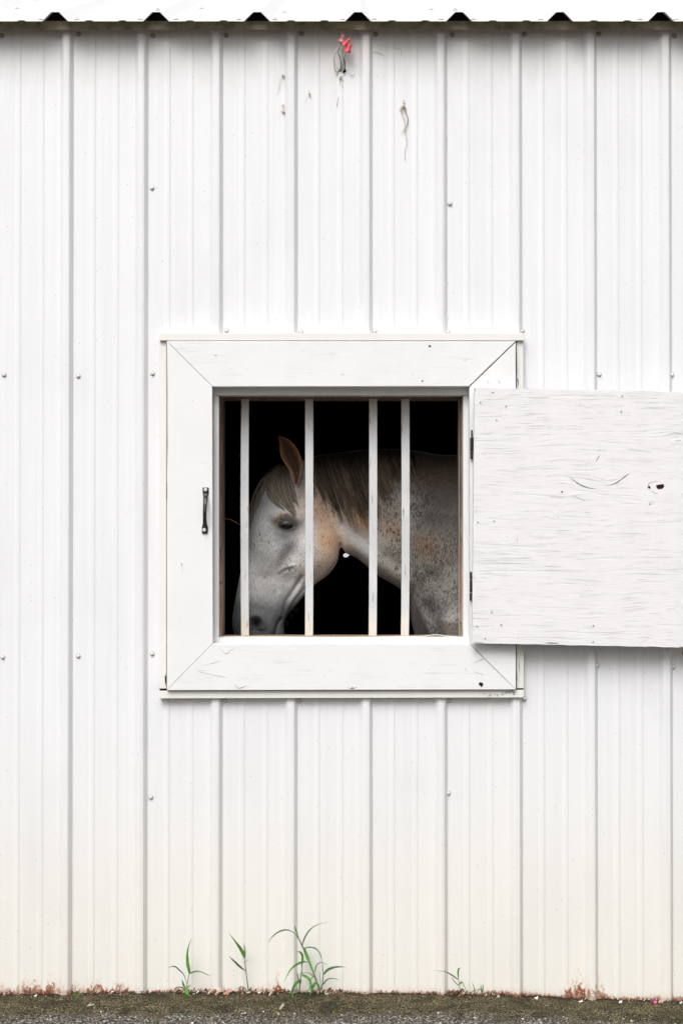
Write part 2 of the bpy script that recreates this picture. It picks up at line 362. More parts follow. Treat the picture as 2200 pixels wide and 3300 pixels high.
bm = bmesh.new(); e_ = [(hole.x - .3, DEP + .9, hole.z - .4), (hole.x + .3, DEP + .9, hole.z - .4), (hole.x + .3, DEP + 1.9, hole.z + .4), (hole.x - .3, DEP + 1.9, hole.z + .4)]
fa = [bm.verts.new(v) for v in e_]; fb_ = [bm.verts.new((v[0], v[1] + .015, v[2] - .015)) for v in e_]; bm.faces.new(fa); bm.faces.new(fb_[::-1])
for k in range(4): bm.faces.new((fa[k], fb_[k], fb_[(k + 1) % 4], fa[(k + 1) % 4]))
obj('added_bounce_board', bm, MAT_ROOF, barn)  # board added outside to catch skylight and brighten the hole
ROOF_SL = math.tan(R(21.5)); RY = DEP / 2
for sx in (XL, XR):
    bm = bmesh.new(); t = 0.04 if sx < 0 else -0.04
    out = [(0.0, -0.05), (DEP + .04, -0.05), (DEP + .04, ZT), (RY, ZT + RY * ROOF_SL), (0.0, ZT)]
    a = [bm.verts.new((sx, y, z)) for y, z in out]; b = [bm.verts.new((sx + t, y, z)) for y, z in out]
    bm.faces.new(a); bm.faces.new(b)
    for i in range(5): bm.faces.new((a[i], a[(i + 1) % 5], b[(i + 1) % 5], b[i]))
    obj('side_wall', bm, MAT_WALL, barn)
bm = bmesh.new(); box(bm, XL + .05, XR - .05, 0.02, DEP, ZT - 0.30, ZT - 0.27); obj('ceiling_boards', bm, MAT_INNER, barn)

# ---- roof sheet
OH = 0.080
RC0, RCS = 175.0, 326.2
ZE = P(1100, 67, -OH).z
def roof_profile():
    pts = []; f = (D - OH) / D; i = int((XL / S + 1100 - RC0) / RCS) - 2
    while True:
        c0 = RC0 + RCS * i
        if (c0 - 1500) * S > XR: break
        for a, h in ((-43, 0), (-13, 30), (13, 30), (43, 0), (95, 0), (101, 3.5), (118, 3.5), (124, 0), (203, 0), (209, 3.5), (226, 3.5), (232, 0)):
            pts.append(((c0 + a - 1100) * S * f, h * S * f))
        i += 1
    return [q for q in pts if XL - .1 < q[0] < XR + .1]
rp = roof_profile()
bm = bmesh.new()
rows = [(-OH, 0.0)] + [(y, (y + OH) * ROOF_SL) for y in (0.3, 0.9, 1.5, RY)] + [(DEP + OH, 0.0)]
V = []
for (y, dz) in rows:
    V.append([bm.verts.new((x, y, ZE + dz + h)) for x, h in rp])
for r in range(len(rows) - 1):
    for k in range(len(rp) - 1): bm.faces.new((V[r][k], V[r][k + 1], V[r + 1][k + 1], V[r + 1][k]))
roof = obj('roof', bm, MAT_ROOF, barn)
sol = roof.modifiers.new('thick', 'SOLIDIFY'); sol.thickness = 0.0022; sol.offset = -1
# closure foam in ribs, set back from the sheet edge
bm = bmesh.new(); f = (D - OH) / D
for i in range(-13, 20):
    cx_ = (RC0 + RCS * i - 1100) * S * f
    if abs(cx_) > XR - .05: continue
    y0, y1 = -0.030, 0.0; bm = bmesh.new()
    for (y, nm) in ((y0, 0), (y1, 1)):
        dz = (y + OH) * ROOF_SL
        vs = [bm.verts.new((cx_ + a * S * f, y, ZE + dz + h * S * f - (0.0035 if h else 0.004))) for a, h in ((-38, 0), (-12, 30), (12, 30), (38, 0))]
        if nm == 0: A_ = vs
        else:
            bm.faces.new(A_); bm.faces.new(vs[::-1])
            for k in range(4): bm.faces.new((A_[k], A_[(k + 1) % 4], vs[(k + 1) % 4], vs[k]))
    obj('rib_closure', bm, MAT_FOAM, roof)
# eave trim: a narrow folded strip under the sheet
bm = bmesh.new()
fb = P(1100, 96.5, -.036).z; un = lambda y: ZE + (y + OH) * ROOF_SL - .0035
pr = [(-.020, un(-.020)), (-.033, un(-.033)), (-.034, fb + .006), (-.036, fb + .0015), (-.0345, fb), (-.030, fb + .0025), (-.026, fb + .014), (0.02, fb + .016)]
# small drip fold
A_ = [bm.verts.new((XL, y, z)) for y, z in pr]; B_ = [bm.verts.new((XR, y, z)) for y, z in pr]
for k in range(len(pr) - 1): bm.faces.new((A_[k], A_[k + 1], B_[k + 1], B_[k]))
obj('eave_trim', bm, MAT_FASCIA, barn)
# roof screws
def screw_mesh(r=0.0068, head=0.0038, mat_n=0, name='screw'):
    bm = bmesh.new()
    def disc(r0, r1, y0, y1, seg):
        a = [bm.verts.new((math.cos(2 * math.pi * k / seg) * r0, y0, math.sin(2 * math.pi * k / seg) * r0)) for k in range(seg)]
        b = [bm.verts.new((math.cos(2 * math.pi * k / seg) * r1, y1, math.sin(2 * math.pi * k / seg) * r1)) for k in range(seg)]
        for k in range(seg): bm.faces.new((a[k], a[(k + 1) % seg], b[(k + 1) % seg], b[k]))
        bm.faces.new(b); return a, b
    disc(r * 1.06, r * 1.02, 0, -.0012, 16)
    for fc in bm.faces: fc.material_index = 1
    n0 = len(bm.faces)
    bm.faces.ensure_lookup_table()
    disc(r * 0.92, r * .62, -.0014, -.0026, 16); disc(head, head, -.0026, -.0065, 6); disc(head * .99, head * .5, -.0065, -.0072, 6)
    bm.faces.ensure_lookup_table()
    for fc in bm.faces[n0:]: fc.material_index = 0
    bmesh.ops.recalc_face_normals(bm, faces=bm.faces)
    me = bpy.data.meshes.new(name); bm.to_mesh(me); bm.free(); return me
sm_white = screw_mesh(); sm_white.materials.append(MAT_SCREWW); sm_white.materials.append(MAT_RUBBER)
sm_tan = screw_mesh(); sm_tan.materials.append(MAT_SCREWD); sm_tan.materials.append(MAT_RUBBER)
sm_roof = screw_mesh(0.0085, 0.005); sm_roof.materials.append(MAT_SCREWW); sm_roof.materials.append(MAT_RUBBER)
def place(name, me, loc, parent, rot=(0, 0, 0), sc=1.0):
    o = bpy.data.objects.new(name, me); COL.objects.link(o); o.parent = parent; o.location = loc; o.rotation_euler = rot; o.scale = (sc,) * 3; return o
TOPS = [(7, 115), (254, 110), (494, 115), (729, 114), (972, 109), (1210, 111), (1456, 113), (1689, 111), (1928, 110), (2171, 116)]
WS = [(491, 606), (1449, 657), (14, 1208), (253, 1212), (492, 1204), (1929, 1207), (2163, 1208), (730, 1065), (970, 1069), (1207, 1067), (1442, 1069), (1681, 1067),
      (10, 2118), (253, 2114), (491, 2107), (1923, 2145), (2167, 2149), (487, 2569), (1444, 2556), (725, 2258), (964, 2258), (1445, 2258), (1689, 2252)]
for x, y in TOPS: place('wall_screw', sm_tan, P(x, y, -.0005), barn, (0, R(random.uniform(0, 60)), 0))
for x, y in WS: place('wall_screw', sm_white, P(x, y, -.0005), barn, (0, R(random.uniform(0, 60)), 0))
RS = [(133, .0), (248, .0), (452, 0), (567, 0), (770, 0), (885, 0), (1103, 0), (1205, 0), (1420, 0), (1525, 0), (1740, 0), (2060, 0), (2175, 0)]
for x, _ in RS:
    y = -OH + .045; q = P(x, 60, y); place('roof_screw', sm_roof, (q.x, y, ZE + (y + OH) * ROOF_SL + .0008), roof, (R(-90) + R(21.5), 0, 0), 1.0)
for x, y in ((56, .55), (508, -.02), (566, .55), (650, .55), (1432, .45), (1465, -.02), (1388, .50), (915, .35)):
    q = P(x, 40, y); top = x in (508, 1465)
    place('roof_screw', sm_roof, (q.x, y, ZE + (y + OH) * ROOF_SL + .0008 + (30 * S * f if top else 0)), roof, (R(-90) + R(21.5), 0, 0), 1.0)

# ---- window
YT, YC = -0.0245, -0.040
bm = bmesh.new()                  # jamb liner: four boards lining the opening, in one frame
jx0, jx1, jz0, jz1 = P(716, 1650, .055).x, P(1482, 1650, .055).x, P(1100, 2051, .055).z, P(1100, 1281, .055).z
YJ0, YJ1 = 0.045, 0.175
box(bm, OX0 - .0, jx0, YJ0, YJ1, OZ0, OZ1); box(bm, jx1, OX1, YJ0, YJ1, OZ0, OZ1)
box(bm, jx0, jx1, YJ0 + .001, YJ1 - .001, OZ0, jz0); box(bm, jx0, jx1, YJ0 + .001, YJ1 - .001, jz1, OZ1)
win = obj('window_frame', bm, MAT_JAMB, barn, bevel=.0015)
bm = bmesh.new()                  # thinner lip inside the right jamb
box(bm, P(1479, 1650, .10).x, jx1 - .0005, .095, .11, jz0 + .0005, jz1 - .001); obj('jamb_lip', bm, MAT_TRIM, win, bevel=.001)
# stop beads, front face slightly behind the wall plane
ys = 0.004
for nm, pts, m in (('stop_bead', [(688, 1272), (705.5, 1276), (705.5, 2055), (688, 2055)], MAT_STOP),
                   ('stop_bead', [(1491.5, 1276), (1516, 1272), (1516, 2054), (1491.5, 2054)], MAT_STOP),
                   ('stop_bead', [(686, 1238), (1516, 1238), (1516, 1273.5), (686, 1273.5)], MAT_STOPH),
                   ('stop_bead', [(683, 2054.5), (1519, 2053), (1519, 2082), (683, 2084)], MAT_STOPH)):
    bm = bmesh.new(); prism(bm, pts, ys if nm == 'stop_bead' and m is MAT_STOP else ys - .003, YJ0 - .001); obj(nm, bm, m, win, bevel=.0018)
# a second narrow strip of bare wood between bead and jamb
bm = bmesh.new(); prism(bm, [(706, 1275), (709.5, 1275), (709.5, 2051), (706, 2051)], .022, YJ0 - .002); obj('jamb_lip', bm, MAT_JAMB, win, bevel=.0008)
# lifted splinter of sill paint
bm = bmesh.new()
sp_ = cat([(700, 2052), (900, 2053), (1120, 2054), (1280, 2052), (1360, 2051), (1398, 2046), (1415, 2047), (1440, 2051), (1478, 2053)], 5)
for k in range(len(sp_) - 1):
    a, b = sp_[k], sp_[k + 1]
    q = [P(a[0], a[1], .03), P(b[0], b[1], .03), P(b[0], b[1], .06), P(a[0], a[1], .06)]
    t_ = Vector((0, 0, .0018)); lo = [bm.verts.new(v) for v in q]; hi = [bm.verts.new(v + t_) for v in q]
    bm.faces.new(hi); bm.faces.new(lo[::-1]); bm.faces.new((lo[0], lo[1], hi[1], hi[0]))
obj('sill_splinter', bm, MAT_TRIM, win)
# casing boards, mitred
O = [(537.5, 1099), (1661, 1099.5), (1661.5, 2222.5), (538, 2225)]
I = [(684, 1246), (1511.5, 1245), (1514, 2076), (686, 2074)]
gap = 0.4
boards = [('casing_board', [O[0], O[1], (I[1][0] - 1.5, I[1][1]), (I[0][0] + gap, I[0][1])], MAT_CASH),
          ('casing_board', [(O[1][0], O[1][1] + 3.5), O[2], (I[2][0], I[2][1] - gap), (I[1][0], I[1][1] + 3)], MAT_CASV),
          ('casing_board', [(O[2][0] - gap * 2, O[2][1]), O[3], (I[3][0], I[3][1]), (I[2][0] - gap, I[2][1])], MAT_CASH),
          ('casing_board', [(O[3][0], O[3][1] - 2 * gap), (O[0][0], O[0][1] + 1.5 * gap), (I[0][0], I[0][1] + gap), (I[3][0], I[3][1] - gap)], MAT_CASV)]
def knot_hole(bm, cx, cz, r, y, seed):
    vs = []
    rnd = random.Random(seed)
    for k in range(9):
        a = 2 * math.pi * k / 9; rr = r * rnd.uniform(.55, 1.15); vs.append(bm.verts.new((cx + math.cos(a) * rr * 1.1, y, cz + math.sin(a) * rr)))
    c0 = bm.verts.new((cx, y, cz))
    for k in range(9): bm.faces.new((vs[k], vs[(k + 1) % 9], c0))
for nm, pts, m in boards:
    bm = bmesh.new(); prism(bm, pts, YC, -.0005 if m is MAT_CASV else -.001); obj(nm, bm, m, win, bevel=.0016)
MAT_HOLE = plain('dark knot hole wood', (0.03, 0.016, 0.012), 0.9, spec=0.1)
for (x, y, r, s_) in ((1549, 2206, .0085, 3), (1384, 1116, .0035, 5), (1360, 1228, .003, 6), (1135, 2217, .003, 8)):
    bm = bmesh.new(); q = P(x, y, YC - .0006); knot_hole(bm, q.x, q.z, r, YC - .0006, s_); obj('knot_hole', bm, MAT_HOLE, win)
# slim folded trim round the casing
tr = [([(514, 1073.5), (1686, 1073), (1686, 1097.3), (514, 1097.3)], YT - .012, 'trim_strip'),
      ([(514.5, 1099.5), (536, 1099.5), (536, 2219), (514.5, 2219)], YT, 'trim_strip'),
      ([(1663.5, 1100), (1685, 1100), (1686.5, 2218), (1664, 2218)], YT, 'trim_strip'),
      ([(513.5, 2226.5), (1687, 2223.5), (1687, 2248), (513.5, 2251)], YT - .003, 'trim_strip')]
for pts, y, nm in tr:
    bm = bmesh.new(); prism(bm, pts, y, -.0003); obj(nm, bm, MAT_TRIM, win, bevel=.0012)
# dark backing seen through joints
bm = bmesh.new(); inner_frame(bm, -.0202, .0015, P(520, 1, 0).x, P(1680, 1, 0).x, P(0, 2243, 0).z, P(0, 1080, 0).z, OX0, OX1, OZ0, OZ1)
obj('frame_backing', bm, MAT_HOLE, win)
# bars
YB = 0.105
for tp, bt, md in (((777.6, 802), (777, 802.5), (775, 801)), ((983, 1009), (982.5, 1008.5), (983.5, 1009.5)), ((1189, 1215), (1187.5, 1213), (1189, 1215)), ((1292.5, 1318.5), (1291, 1317), (1293.5, 1319.5))):
    bm = bmesh.new(); rows_ = []
    for k in range(13):
        t = k / 12; w = 4 * t * (1 - t)
        l = (tp[0] * (1 - t) + bt[0] * t) * (1 - w) + md[0] * w; r = (tp[1] * (1 - t) + bt[1] * t) * (1 - w) + md[1] * w
        yy = 1283 + t * (2051 - 1283)
        a = P(l, yy, YB); b = P(r, yy, YB)
        rows_.append([bm.verts.new(q) for q in (a, b, (b.x, YB + .012, b.z), (a.x, YB + .012, a.z))])
    for k in range(12):
        for j in range(4): bm.faces.new((rows_[k][j], rows_[k][(j + 1) % 4], rows_[k + 1][(j + 1) % 4], rows_[k + 1][j]))
    bm.faces.new(rows_[0]); bm.faces.new(rows_[-1][::-1])
    obj('window_bar', bm, MAT_BAR, win, bevel=.0012)
# handle on the left casing board
bm = bmesh.new()
hp = [(663.0, 1571, 10, -.0425), (663.0, 1590, 9.8, -.0425), (662.5, 1597, 7.5, -.046), (662, 1606, 6.6, -.056), (660.6, 1625, 6.2, -.066), (659.8, 1650, 6.0, -.069), (659.8, 1672, 6.0, -.066), (660.2, 1686, 6.4, -.057), (660.6, 1694, 8.4, -.046), (660.6, 1702, 10, -.0425), (660.4, 1719, 9.6, -.0425)]
rr = []
for (x, y, w, dep) in hp:
    ins_ = []
    for a, dd in ((-1, .0025), (-.55, 0), (.55, 0), (1, .0025), (1, .005), (-1, .005)):
        q = P(x + a * w, y, dep); ins_.append(bm.verts.new((q.x, dep + dd - .0035 + (.001), q.z)))
    rr.append(ins_)
for k in range(len(rr) - 1):
    for j in range(6): bm.faces.new((rr[k][j], rr[k][(j + 1) % 6], rr[k + 1][(j + 1) % 6], rr[k + 1][j]))
bm.faces.new(rr[0]); bm.faces.new(rr[-1][::-1])
handle = obj('pull_handle', bm, MAT_BLACK, barn, bevel=.0006); handle['label'] = 'black iron pull handle on left casing board'
bm = bmesh.new()
def hexb(bm, c, r, y0, y1, seg=6, rot=0.3):
    a = [bm.verts.new((c.x + math.cos(2 * math.pi * k / seg + rot) * r, y0, c.z + math.sin(2 * math.pi * k / seg + rot) * r)) for k in range(seg)]
    b = [bm.verts.new((c.x + math.cos(2 * math.pi * k / seg + rot) * r * .9, y1, c.z + math.sin(2 * math.pi * k / seg + rot) * r * .9)) for k in range(seg)]
    for k in range(seg): bm.faces.new((a[k], a[(k + 1) % seg], b[(k + 1) % seg], b[k]))
    bm.faces.new(b)
for x, y in ((662.5, 1578), (658.2, 1707.5)):
    bm = bmesh.new(); hexb(bm, P(x, y, -.05), .0062, -.046, -.0515); obj('bolt', bm, MAT_ZINC, handle, bevel=.0005)

# ---- shutter, swung fully open to the right
SF, SB = -.078, -.060
TL, TR, BR, BL = (1528, 1248.5), (2352, 1266), (2345, 2090), (1520.5, 2073)
bm = bmesh.new()
nX, nZ = 60, 1
def edge(a, b, t, amp, sd):
    return (a[0] + (b[0] - a[0]) * t, a[1] + (b[1] - a[1]) * t + amp * noise.noise(Vector((t * 22, sd, 0))))
top = [edge(TL, TR, k / nX, 1.6, 1) for k in range(nX + 1)]; bot = [edge(BL, BR, k / nX, 1.4, 7) for k in range(nX + 1)]
def column(x_t, x_b):
    a = P(*x_t, SF); b = P(*x_b, SF); return [bm.verts.new(a), bm.verts.new(b), bm.verts.new((b.x, SB, b.z)), bm.verts.new((a.x, SB, a.z))]
cols = [column(t, b) for t, b in zip(top, bot)]
for k in range(nX):
    for j in range(4): bm.faces.new((cols[k][j], cols[k][(j + 1) % 4], cols[k + 1][(j + 1) % 4], cols[k + 1][j]))
bm.faces.new(cols[0]); bm.faces.new(cols[-1][::-1])
shut = obj('shutter', bm, MAT_SHUT, barn, bevel=.0008); shut['label'] = 'open white plywood shutter with knots and screw heads'
bm = bmesh.new()
for (a, b) in (((1560, 1300), (1615, 2030)), ((2240, 1320), (2300, 2040))):   # battens holding it off the wall
    bm = bmesh.new(); prism(bm, [a, (b[0], a[1]), b, (a[0], b[1])], SB + .001, -.0415)
    obj('batten', bm, MAT_STOP, shut)
def phil(bm, q, r):
    seg = 12
    pr_ = [(r, -.0003), (r * .95, -.0012), (r * .45, -.0008)]
    rings = [[bm.verts.new((q.x + math.cos(2 * math.pi * k / seg) * a, SF + y, q.z + math.sin(2 * math.pi * k / seg) * a)) for k in range(seg)] for a, y in pr_]
    for i in range(2):
        for k in range(seg): bm.faces.new((rings[i][k], rings[i][(k + 1) % seg], rings[i + 1][(k + 1) % seg], rings[i + 1][k]))
    f_ = bm.faces.new(rings[-1]); f_.material_index = 1
for x, y in ((196, 80), (106, 152), (290, 180), (222, 280), (1127, 105), (1120, 217), (87, 1016), (203, 1009), (186, 1665), (82, 1768), (254, 1757), (140, 1855), (918, 1763), (917, 1880)):
    bm = bmesh.new(); phil(bm, P(1500 + x / 2.24, 1230 + y / 2.24, SF), .0042); obj('screw', bm, [MAT_SCREWW, MAT_HOLE], shut)
for (x, y, r, s_) in ((2125, 1567.5, .0105, 2), (2090, 1571, .0045, 11), (1809, 1585, .003, 12), (2092, 1625, .0022, 13)):
    bm = bmesh.new(); q = P(x, y, SF - .0006); knot_hole(bm, q.x, q.z, r, SF - .0006, s_); o = obj('knot_hole', bm, MAT_HOLE, shut)
    if s_ in (2,): o.scale = (1, 1, 1)
# scars in the paint: thin raised/dark cracks
MAT_CRACK = plain('grey crack in paint', (0.22, 0.21, 0.20), 0.8)
def scar(pts, r, parent, y, mat=None, name='paint_scar'):
    bm = bmesh.new(); c_ = cat(pts, 6); n_ = len(c_); prev = None
    for k, q in enumerate(c_):
        w = r * max(.15, math.sin(math.pi * (k + .3) / n_)) * random.uniform(.5, 1.2)
        a, b = c_[max(0, k - 1)], c_[min(n_ - 1, k + 1)]; d = np.array((b[0] - a[0], b[1] - a[1])); d = d / (np.linalg.norm(d) + 1e-9)
        l = P(q[0] - d[1] * w, q[1] + d[0] * w, y); rgt = P(q[0] + d[1] * w, q[1] - d[0] * w, y)
        cur = (bm.verts.new(l), bm.verts.new(rgt))
        if prev: bm.faces.new((prev[0], prev[1], cur[1], cur[0]))
        prev = cur
    return obj(name, bm, mat or MAT_CRACK, parent)
for pts, r in (([(1830, 1536), (1848, 1548), (1868, 1562), (1895, 1572), (1920, 1575)], 2.0), ([(1950, 1566), (1975, 1560), (2000, 1545), (2020, 1530), (2029, 1526)], 1.8),
               ([(1918, 1490), (1924, 1478), (1931, 1467)], 1.4), ([(1843, 1598), (1862, 1604), (1885, 1615)], .8), ([(2088, 1575), (2086, 1565), (2093, 1556), (2108, 1552), (2130, 1551)], 1.0),
               ([(2094, 1580), (2106, 1588), (2120, 1592)], .8), ([(1665.5, 1720), (1665, 1740), (1664, 1752)], .6), ([(1756, 2072), (1775, 2072.5), (1798, 2073)], 2.4), ([(1522, 2068), (1540, 2070), (1556, 2071)], 1.4),
               ([(2188, 2084), (2200, 2085.5), (2230, 2086)], 2.0), ([(1530.5, 1250), (1530, 1256), (1530.5, 1262)], 1.2),
               ([(2142, 1415), (2156, 1398), (2180, 1394), (2200, 1400)], .3), ([(2142, 1980), (2150, 1965), (2170, 1962), (2182, 1976)], .3)):
    scar(pts, r, shut, SF - .0005)
for pts, r in (([(690, 1248), (640, 1200), (590, 1150), (541, 1102)], .35), ([(1508, 1248), (1560, 1196), (1610, 1148), (1657, 1102)], 1.3), ([(1515, 2078), (1545, 2108), (1590, 2152), (1640, 2202)], .8),
               ([(684, 2076), (640, 2120), (590, 2172), (543, 2222)], .4), ([(680, 2160), (640, 2164), (720, 2182), (735, 2184)], .5), ([(660, 2145), (690, 2136), (712, 2128)], .6),
               ([(705, 2088), (718, 2100), (732, 2106), (745, 2094), (760, 2088)], .9), ([(1524, 2138), (1545, 2128), (1560, 2122)], .9), ([(1522, 2160), (1535, 2168), (1560, 2175)], .7), ([(1498, 2150), (1500, 2158), (1503, 2164)], .7),
               ([(755, 2200), (762, 2212), (770, 2218), (785, 2214), (796, 2208)], 1.1), ([(1120, 2216), (1135, 2220), (1150, 2214)], 1.0), ([(1568, 1226), (1572, 1231), (1575, 1238)], .9), ([(1602, 1222), (1608, 1232), (1612, 1236)], 1.0),
               ([(690, 1144), (696, 1146), (700, 1143)], 1.1), ([(1490, 1160), (1496, 1161), (1502, 1159)], .7), ([(1096, 1205), (1103, 1208), (1109, 1204)], .6), ([(590, 1842), (588, 1832), (584, 1818)], .4), ([(586, 1815), (585, 1818), (587, 1822)], 2.2)):
    scar(pts, r, win, YC - .0006)
for pts, r in (([(539.2, 1110), (540, 1400), (539, 1520)], .5), ([(537, 1540), (537.5, 1580), (537, 1620)], 1.3), ([(1662.5, 1110), (1663, 1180), (1661.5, 1246)], 1.6), ([(533.5, 2170), (534, 2190), (534.5, 2210)], 2.6), ([(1665.5, 1218), (1668, 1230), (1669, 1244)], 2.0),
               ([(1663, 2150), (1663.5, 2175), (1664, 2195)], 1.6), ([(1674, 2110), (1672, 2140), (1674, 2180)], .7)):
    scar(pts, r, win, YT - .017, MAT_HOLE)
for k in range(26): # flaked paint on the lower trim
    x = random.uniform(1616, 1655) if k < 18 else random.uniform(1540, 1610); y = random.uniform(2227, 2246) if k < 18 else random.uniform(2238, 2246)
    scar([(x, y), (x + random.uniform(-6, 6), y - random.uniform(0, 5)), (x + random.uniform(-8, 8), y - random.uniform(2, 8))], random.uniform(.6, 1.4), win, YT - .0036)
# hinges
for nm, pts, knuck in (('hinge', [(1513.5, 1411), (1524.5, 1411), (1524.5, 1453), (1513.5, 1453)], [(1519, 1386, 1409, 2.6), (1519, 1410, 1452, 5.2), (1518, 1455, 1479, 4.4)]),
                       ('hinge', [(1513, 1870), (1519, 1870), (1519, 1908), (1513, 1908)], [(1516, 1843, 1868, 3.3), (1516, 1869, 1908, 3.6), (1515.5, 1911, 1936, 3.4)])):
    bm = bmesh.new(); prism(bm, pts, YC - .003, YC - .0005)
    for (x, a, b, w) in knuck:
        q0, q1 = P(x, a, YC - .008), P(x, b, YC - .008); tube(bm, [q0, q1], w * S, 10)
    obj(nm, bm, MAT_BLACK, shut, bevel=.0004)
# rusty eye at the shutter's lower edge
mr_ = plain('rust', (0.42, 0.17, 0.06), 0.8, 0, 0.6, 300, 0.5)
bm = bmesh.new(); q = P(2204, 2106, -.045)
tube(bm, [(q.x + math.cos(a) * .0062, -.045, q.z + math.sin(a) * .0062) for a in [2 * math.pi * k / 14 for k in range(15)]], .0024, 6)
tube(bm, [(q.x, -.045, q.z + .006), (q.x, -.062, q.z + .022)], .002, 6)
o = obj('eye_bolt', bm, mr_, shut); o['label'] = 'rusty eye bolt under the shutter'

# ================================================================== wires poking out of the wall
wires = empty('cable_ends', P(1103, 232, -.002)); wl = Vector(wires.location)
tag(wires, 'pale cable ends with three red twist caps sticking out of a wall hole', 'wires')
def lp(px, py, y): return P(px, py, y) - wl
mred = plain('faded red plastic cap', (0.72, 0.07, 0.09), 0.4, 0, 0.15, 60, 0.1); mpink = plain('bleached pink plastic cap', (0.75, 0.30, 0.31), 0.5, 0, 0.25, 90, 0.1)
mcable = plain('off white cable sheath', (0.55, 0.51, 0.44), 0.5, 0, 0.2, 120, 0.1); mgrey = plain('grey green cable sheath', (0.10, 0.10, 0.065), 0.5, 0, 0.3, 200, 0.1)
wz = lambda s, pts: [(1040 + a / 11.2, 90 + b / 11.2, y) for a, b, y in pts]
WR = [(mcable, 2.0, [(560, 1560, .004), (500, 1600, -.01), (440, 1500, -.016), (400, 1300, -.022), (395, 1100, -.026), (420, 900, -.028), (480, 800, -.028), (560, 730, -.028), (640, 600, -.028), (650, 520, -.028)]),
      (mcable, 1.4, [(590, 1540, .004), (530, 1460, -.012), (430, 1250, -.018), (410, 1000, -.024), (480, 840, -.026), (600, 760, -.03), (700, 670, -.034), (760, 640, -.036)]),
      (mgrey, 1.5, [(560, 1600, .004), (620, 1480, -.01), (650, 1300, -.018), (620, 1080, -.024), (555, 930, -.028), (570, 800, -.03), (640, 650, -.032), (650, 560, -.03)]),
      (mcable, 1.5, [(600, 1600, .004), (660, 1420, -.012), (690, 1200, -.02), (660, 1030, -.026), (600, 950, -.028), (600, 800, -.03), (660, 720, -.034), (740, 640, -.036)]),
      (mgrey, 1.8, [(640, 1620, .004), (700, 1440, -.014), (750, 1260, -.024), (760, 1120, -.028), (790, 980, -.032), (850, 860, -.034)]),
      (mcable, 1.9, [(700, 1600, .004), (780, 1400, -.014), (790, 1200, -.024), (760, 1090, -.028), (780, 980, -.032), (860, 850, -.036)]),
      (mgrey, 1.5, [(760, 1560, .004), (800, 1440, -.014), (795, 1250, -.024), (780, 1150, -.028)])]
for m_, r_, pts in WR:
    bm = bmesh.new(); tube(bm, [lp(*q) for q in cat(wz(0, pts), 5)], r_ * S * 0.9, 6); obj('cable', bm, m_, wires, smooth=True)
def cap(tip, base, y, m_):
    bm = bmesh.new(); a, b = lp(tip[0], tip[1], y - .004), lp(base[0], base[1], y)
    pr_ = [(0, .0034), (.03, .0042), (.1, .0046), (.55, .0052), (.62, .0064), (.8, .0072), (1.0, .0082), (1.0, .0066), (.8, .005)]
    tube(bm, [a + (b - a) * t for t, _ in pr_[:7]] , [r for _, r in pr_[:7]], 12)
    w = (b - a).cross(Vector((0, 1, 0))).normalized()      # two wings
    for s_ in (-1, 1):
        c0 = a + (b - a) * .62; c1 = b
        vs = [c0 + w * s_ * .005, c1 + w * s_ * .0075, c1 + w * s_ * .0115, c0 + (b - a) * .1 + w * s_ * .0105]
        lo = [bm.verts.new(v + Vector((0, -.001, 0))) for v in vs]; hi = [bm.verts.new(v + Vector((0, .0015, 0))) for v in vs]
        bm.faces.new(lo); bm.faces.new(hi[::-1])
        for k in range(4): bm.faces.new((lo[k], lo[(k + 1) % 4], hi[(k + 1) % 4], hi[k]))
    return obj('twist_cap', bm, m_, wires, smooth=False)
cap((1105, 110), (1099, 135), -.032, mpink); cap((1127, 125), (1107, 147), -.038, mred); cap((1131, 142), (1118, 168), -.038, mred)
bm = bmesh.new(); q = lp(1106, 228, -.0006)
hv = [bm.verts.new(q + Vector((math.cos(a) * .0085 * (1.25 if math.cos(a) < 0 else 1), 0, math.sin(a) * .0075))) for a in [2 * math.pi * k / 16 for k in range(16)]]; bm.faces.new(hv)
obj('wall_hole', bm, MAT_FOAM, wires)
bm = bmesh.new(); q = lp(1107, 238, -.0012); vs = [bm.verts.new(q + Vector(v)) for v in ((-.002, 0, .0008), (.0045, -.002, .001), (.003, -.003, -.0025), (-.001, -.002, -.002))]; bm.faces.new(vs); obj('hole_flap', bm, mcable, wires)

# ================================================================== dried roots and dirt clinging to the wall
mroot = plain('dry root', (0.30, 0.23, 0.17), 0.8, 0, 0.5, 300, 0.3); mrootp = plain('bleached dry root', (0.62, 0.55, 0.44), 0.8, 0, 0.3, 300, 0.3)
def root_thing(label, center, strands, mats=None):
    bm = bmesh.new(); c0 = P(*center, -.002)
    for pts, r, mi in strands:
        k0 = len(bm.faces); tube(bm, [P(x, y, yy) - c0 for x, y, yy in cat([(a, b, -.003 - .004 * random.random()) for a, b in pts], 4)], r * S * .5, 5)
        bm.faces.ensure_lookup_table()
        for f_ in bm.faces[k0:]: f_.material_index = mi
    o = obj('dried_root', bm, [mroot, mrootp], smooth=True); o.location = c0; tag(o, label, 'dried root', 'dried roots stuck to the metal wall'); return o
c6 = lambda a, b: (800 + a / 2.24, b / 2.24)
def tuft(cx, cy, n, r, mi=0, dn=0):
    out = []
    for k in range(n):
        a = random.uniform(0, 2 * math.pi); l = r * random.uniform(.5, 1)
        out.append(([(cx, cy), (cx + math.cos(a) * l * .5 + random.uniform(-2, 2), cy + math.sin(a) * l * .5 + dn * .4), (cx + math.cos(a) * l, cy + math.sin(a) * l + dn)], random.uniform(.8, 1.8), mi if random.random() < .6 else 1 - mi))
    return out
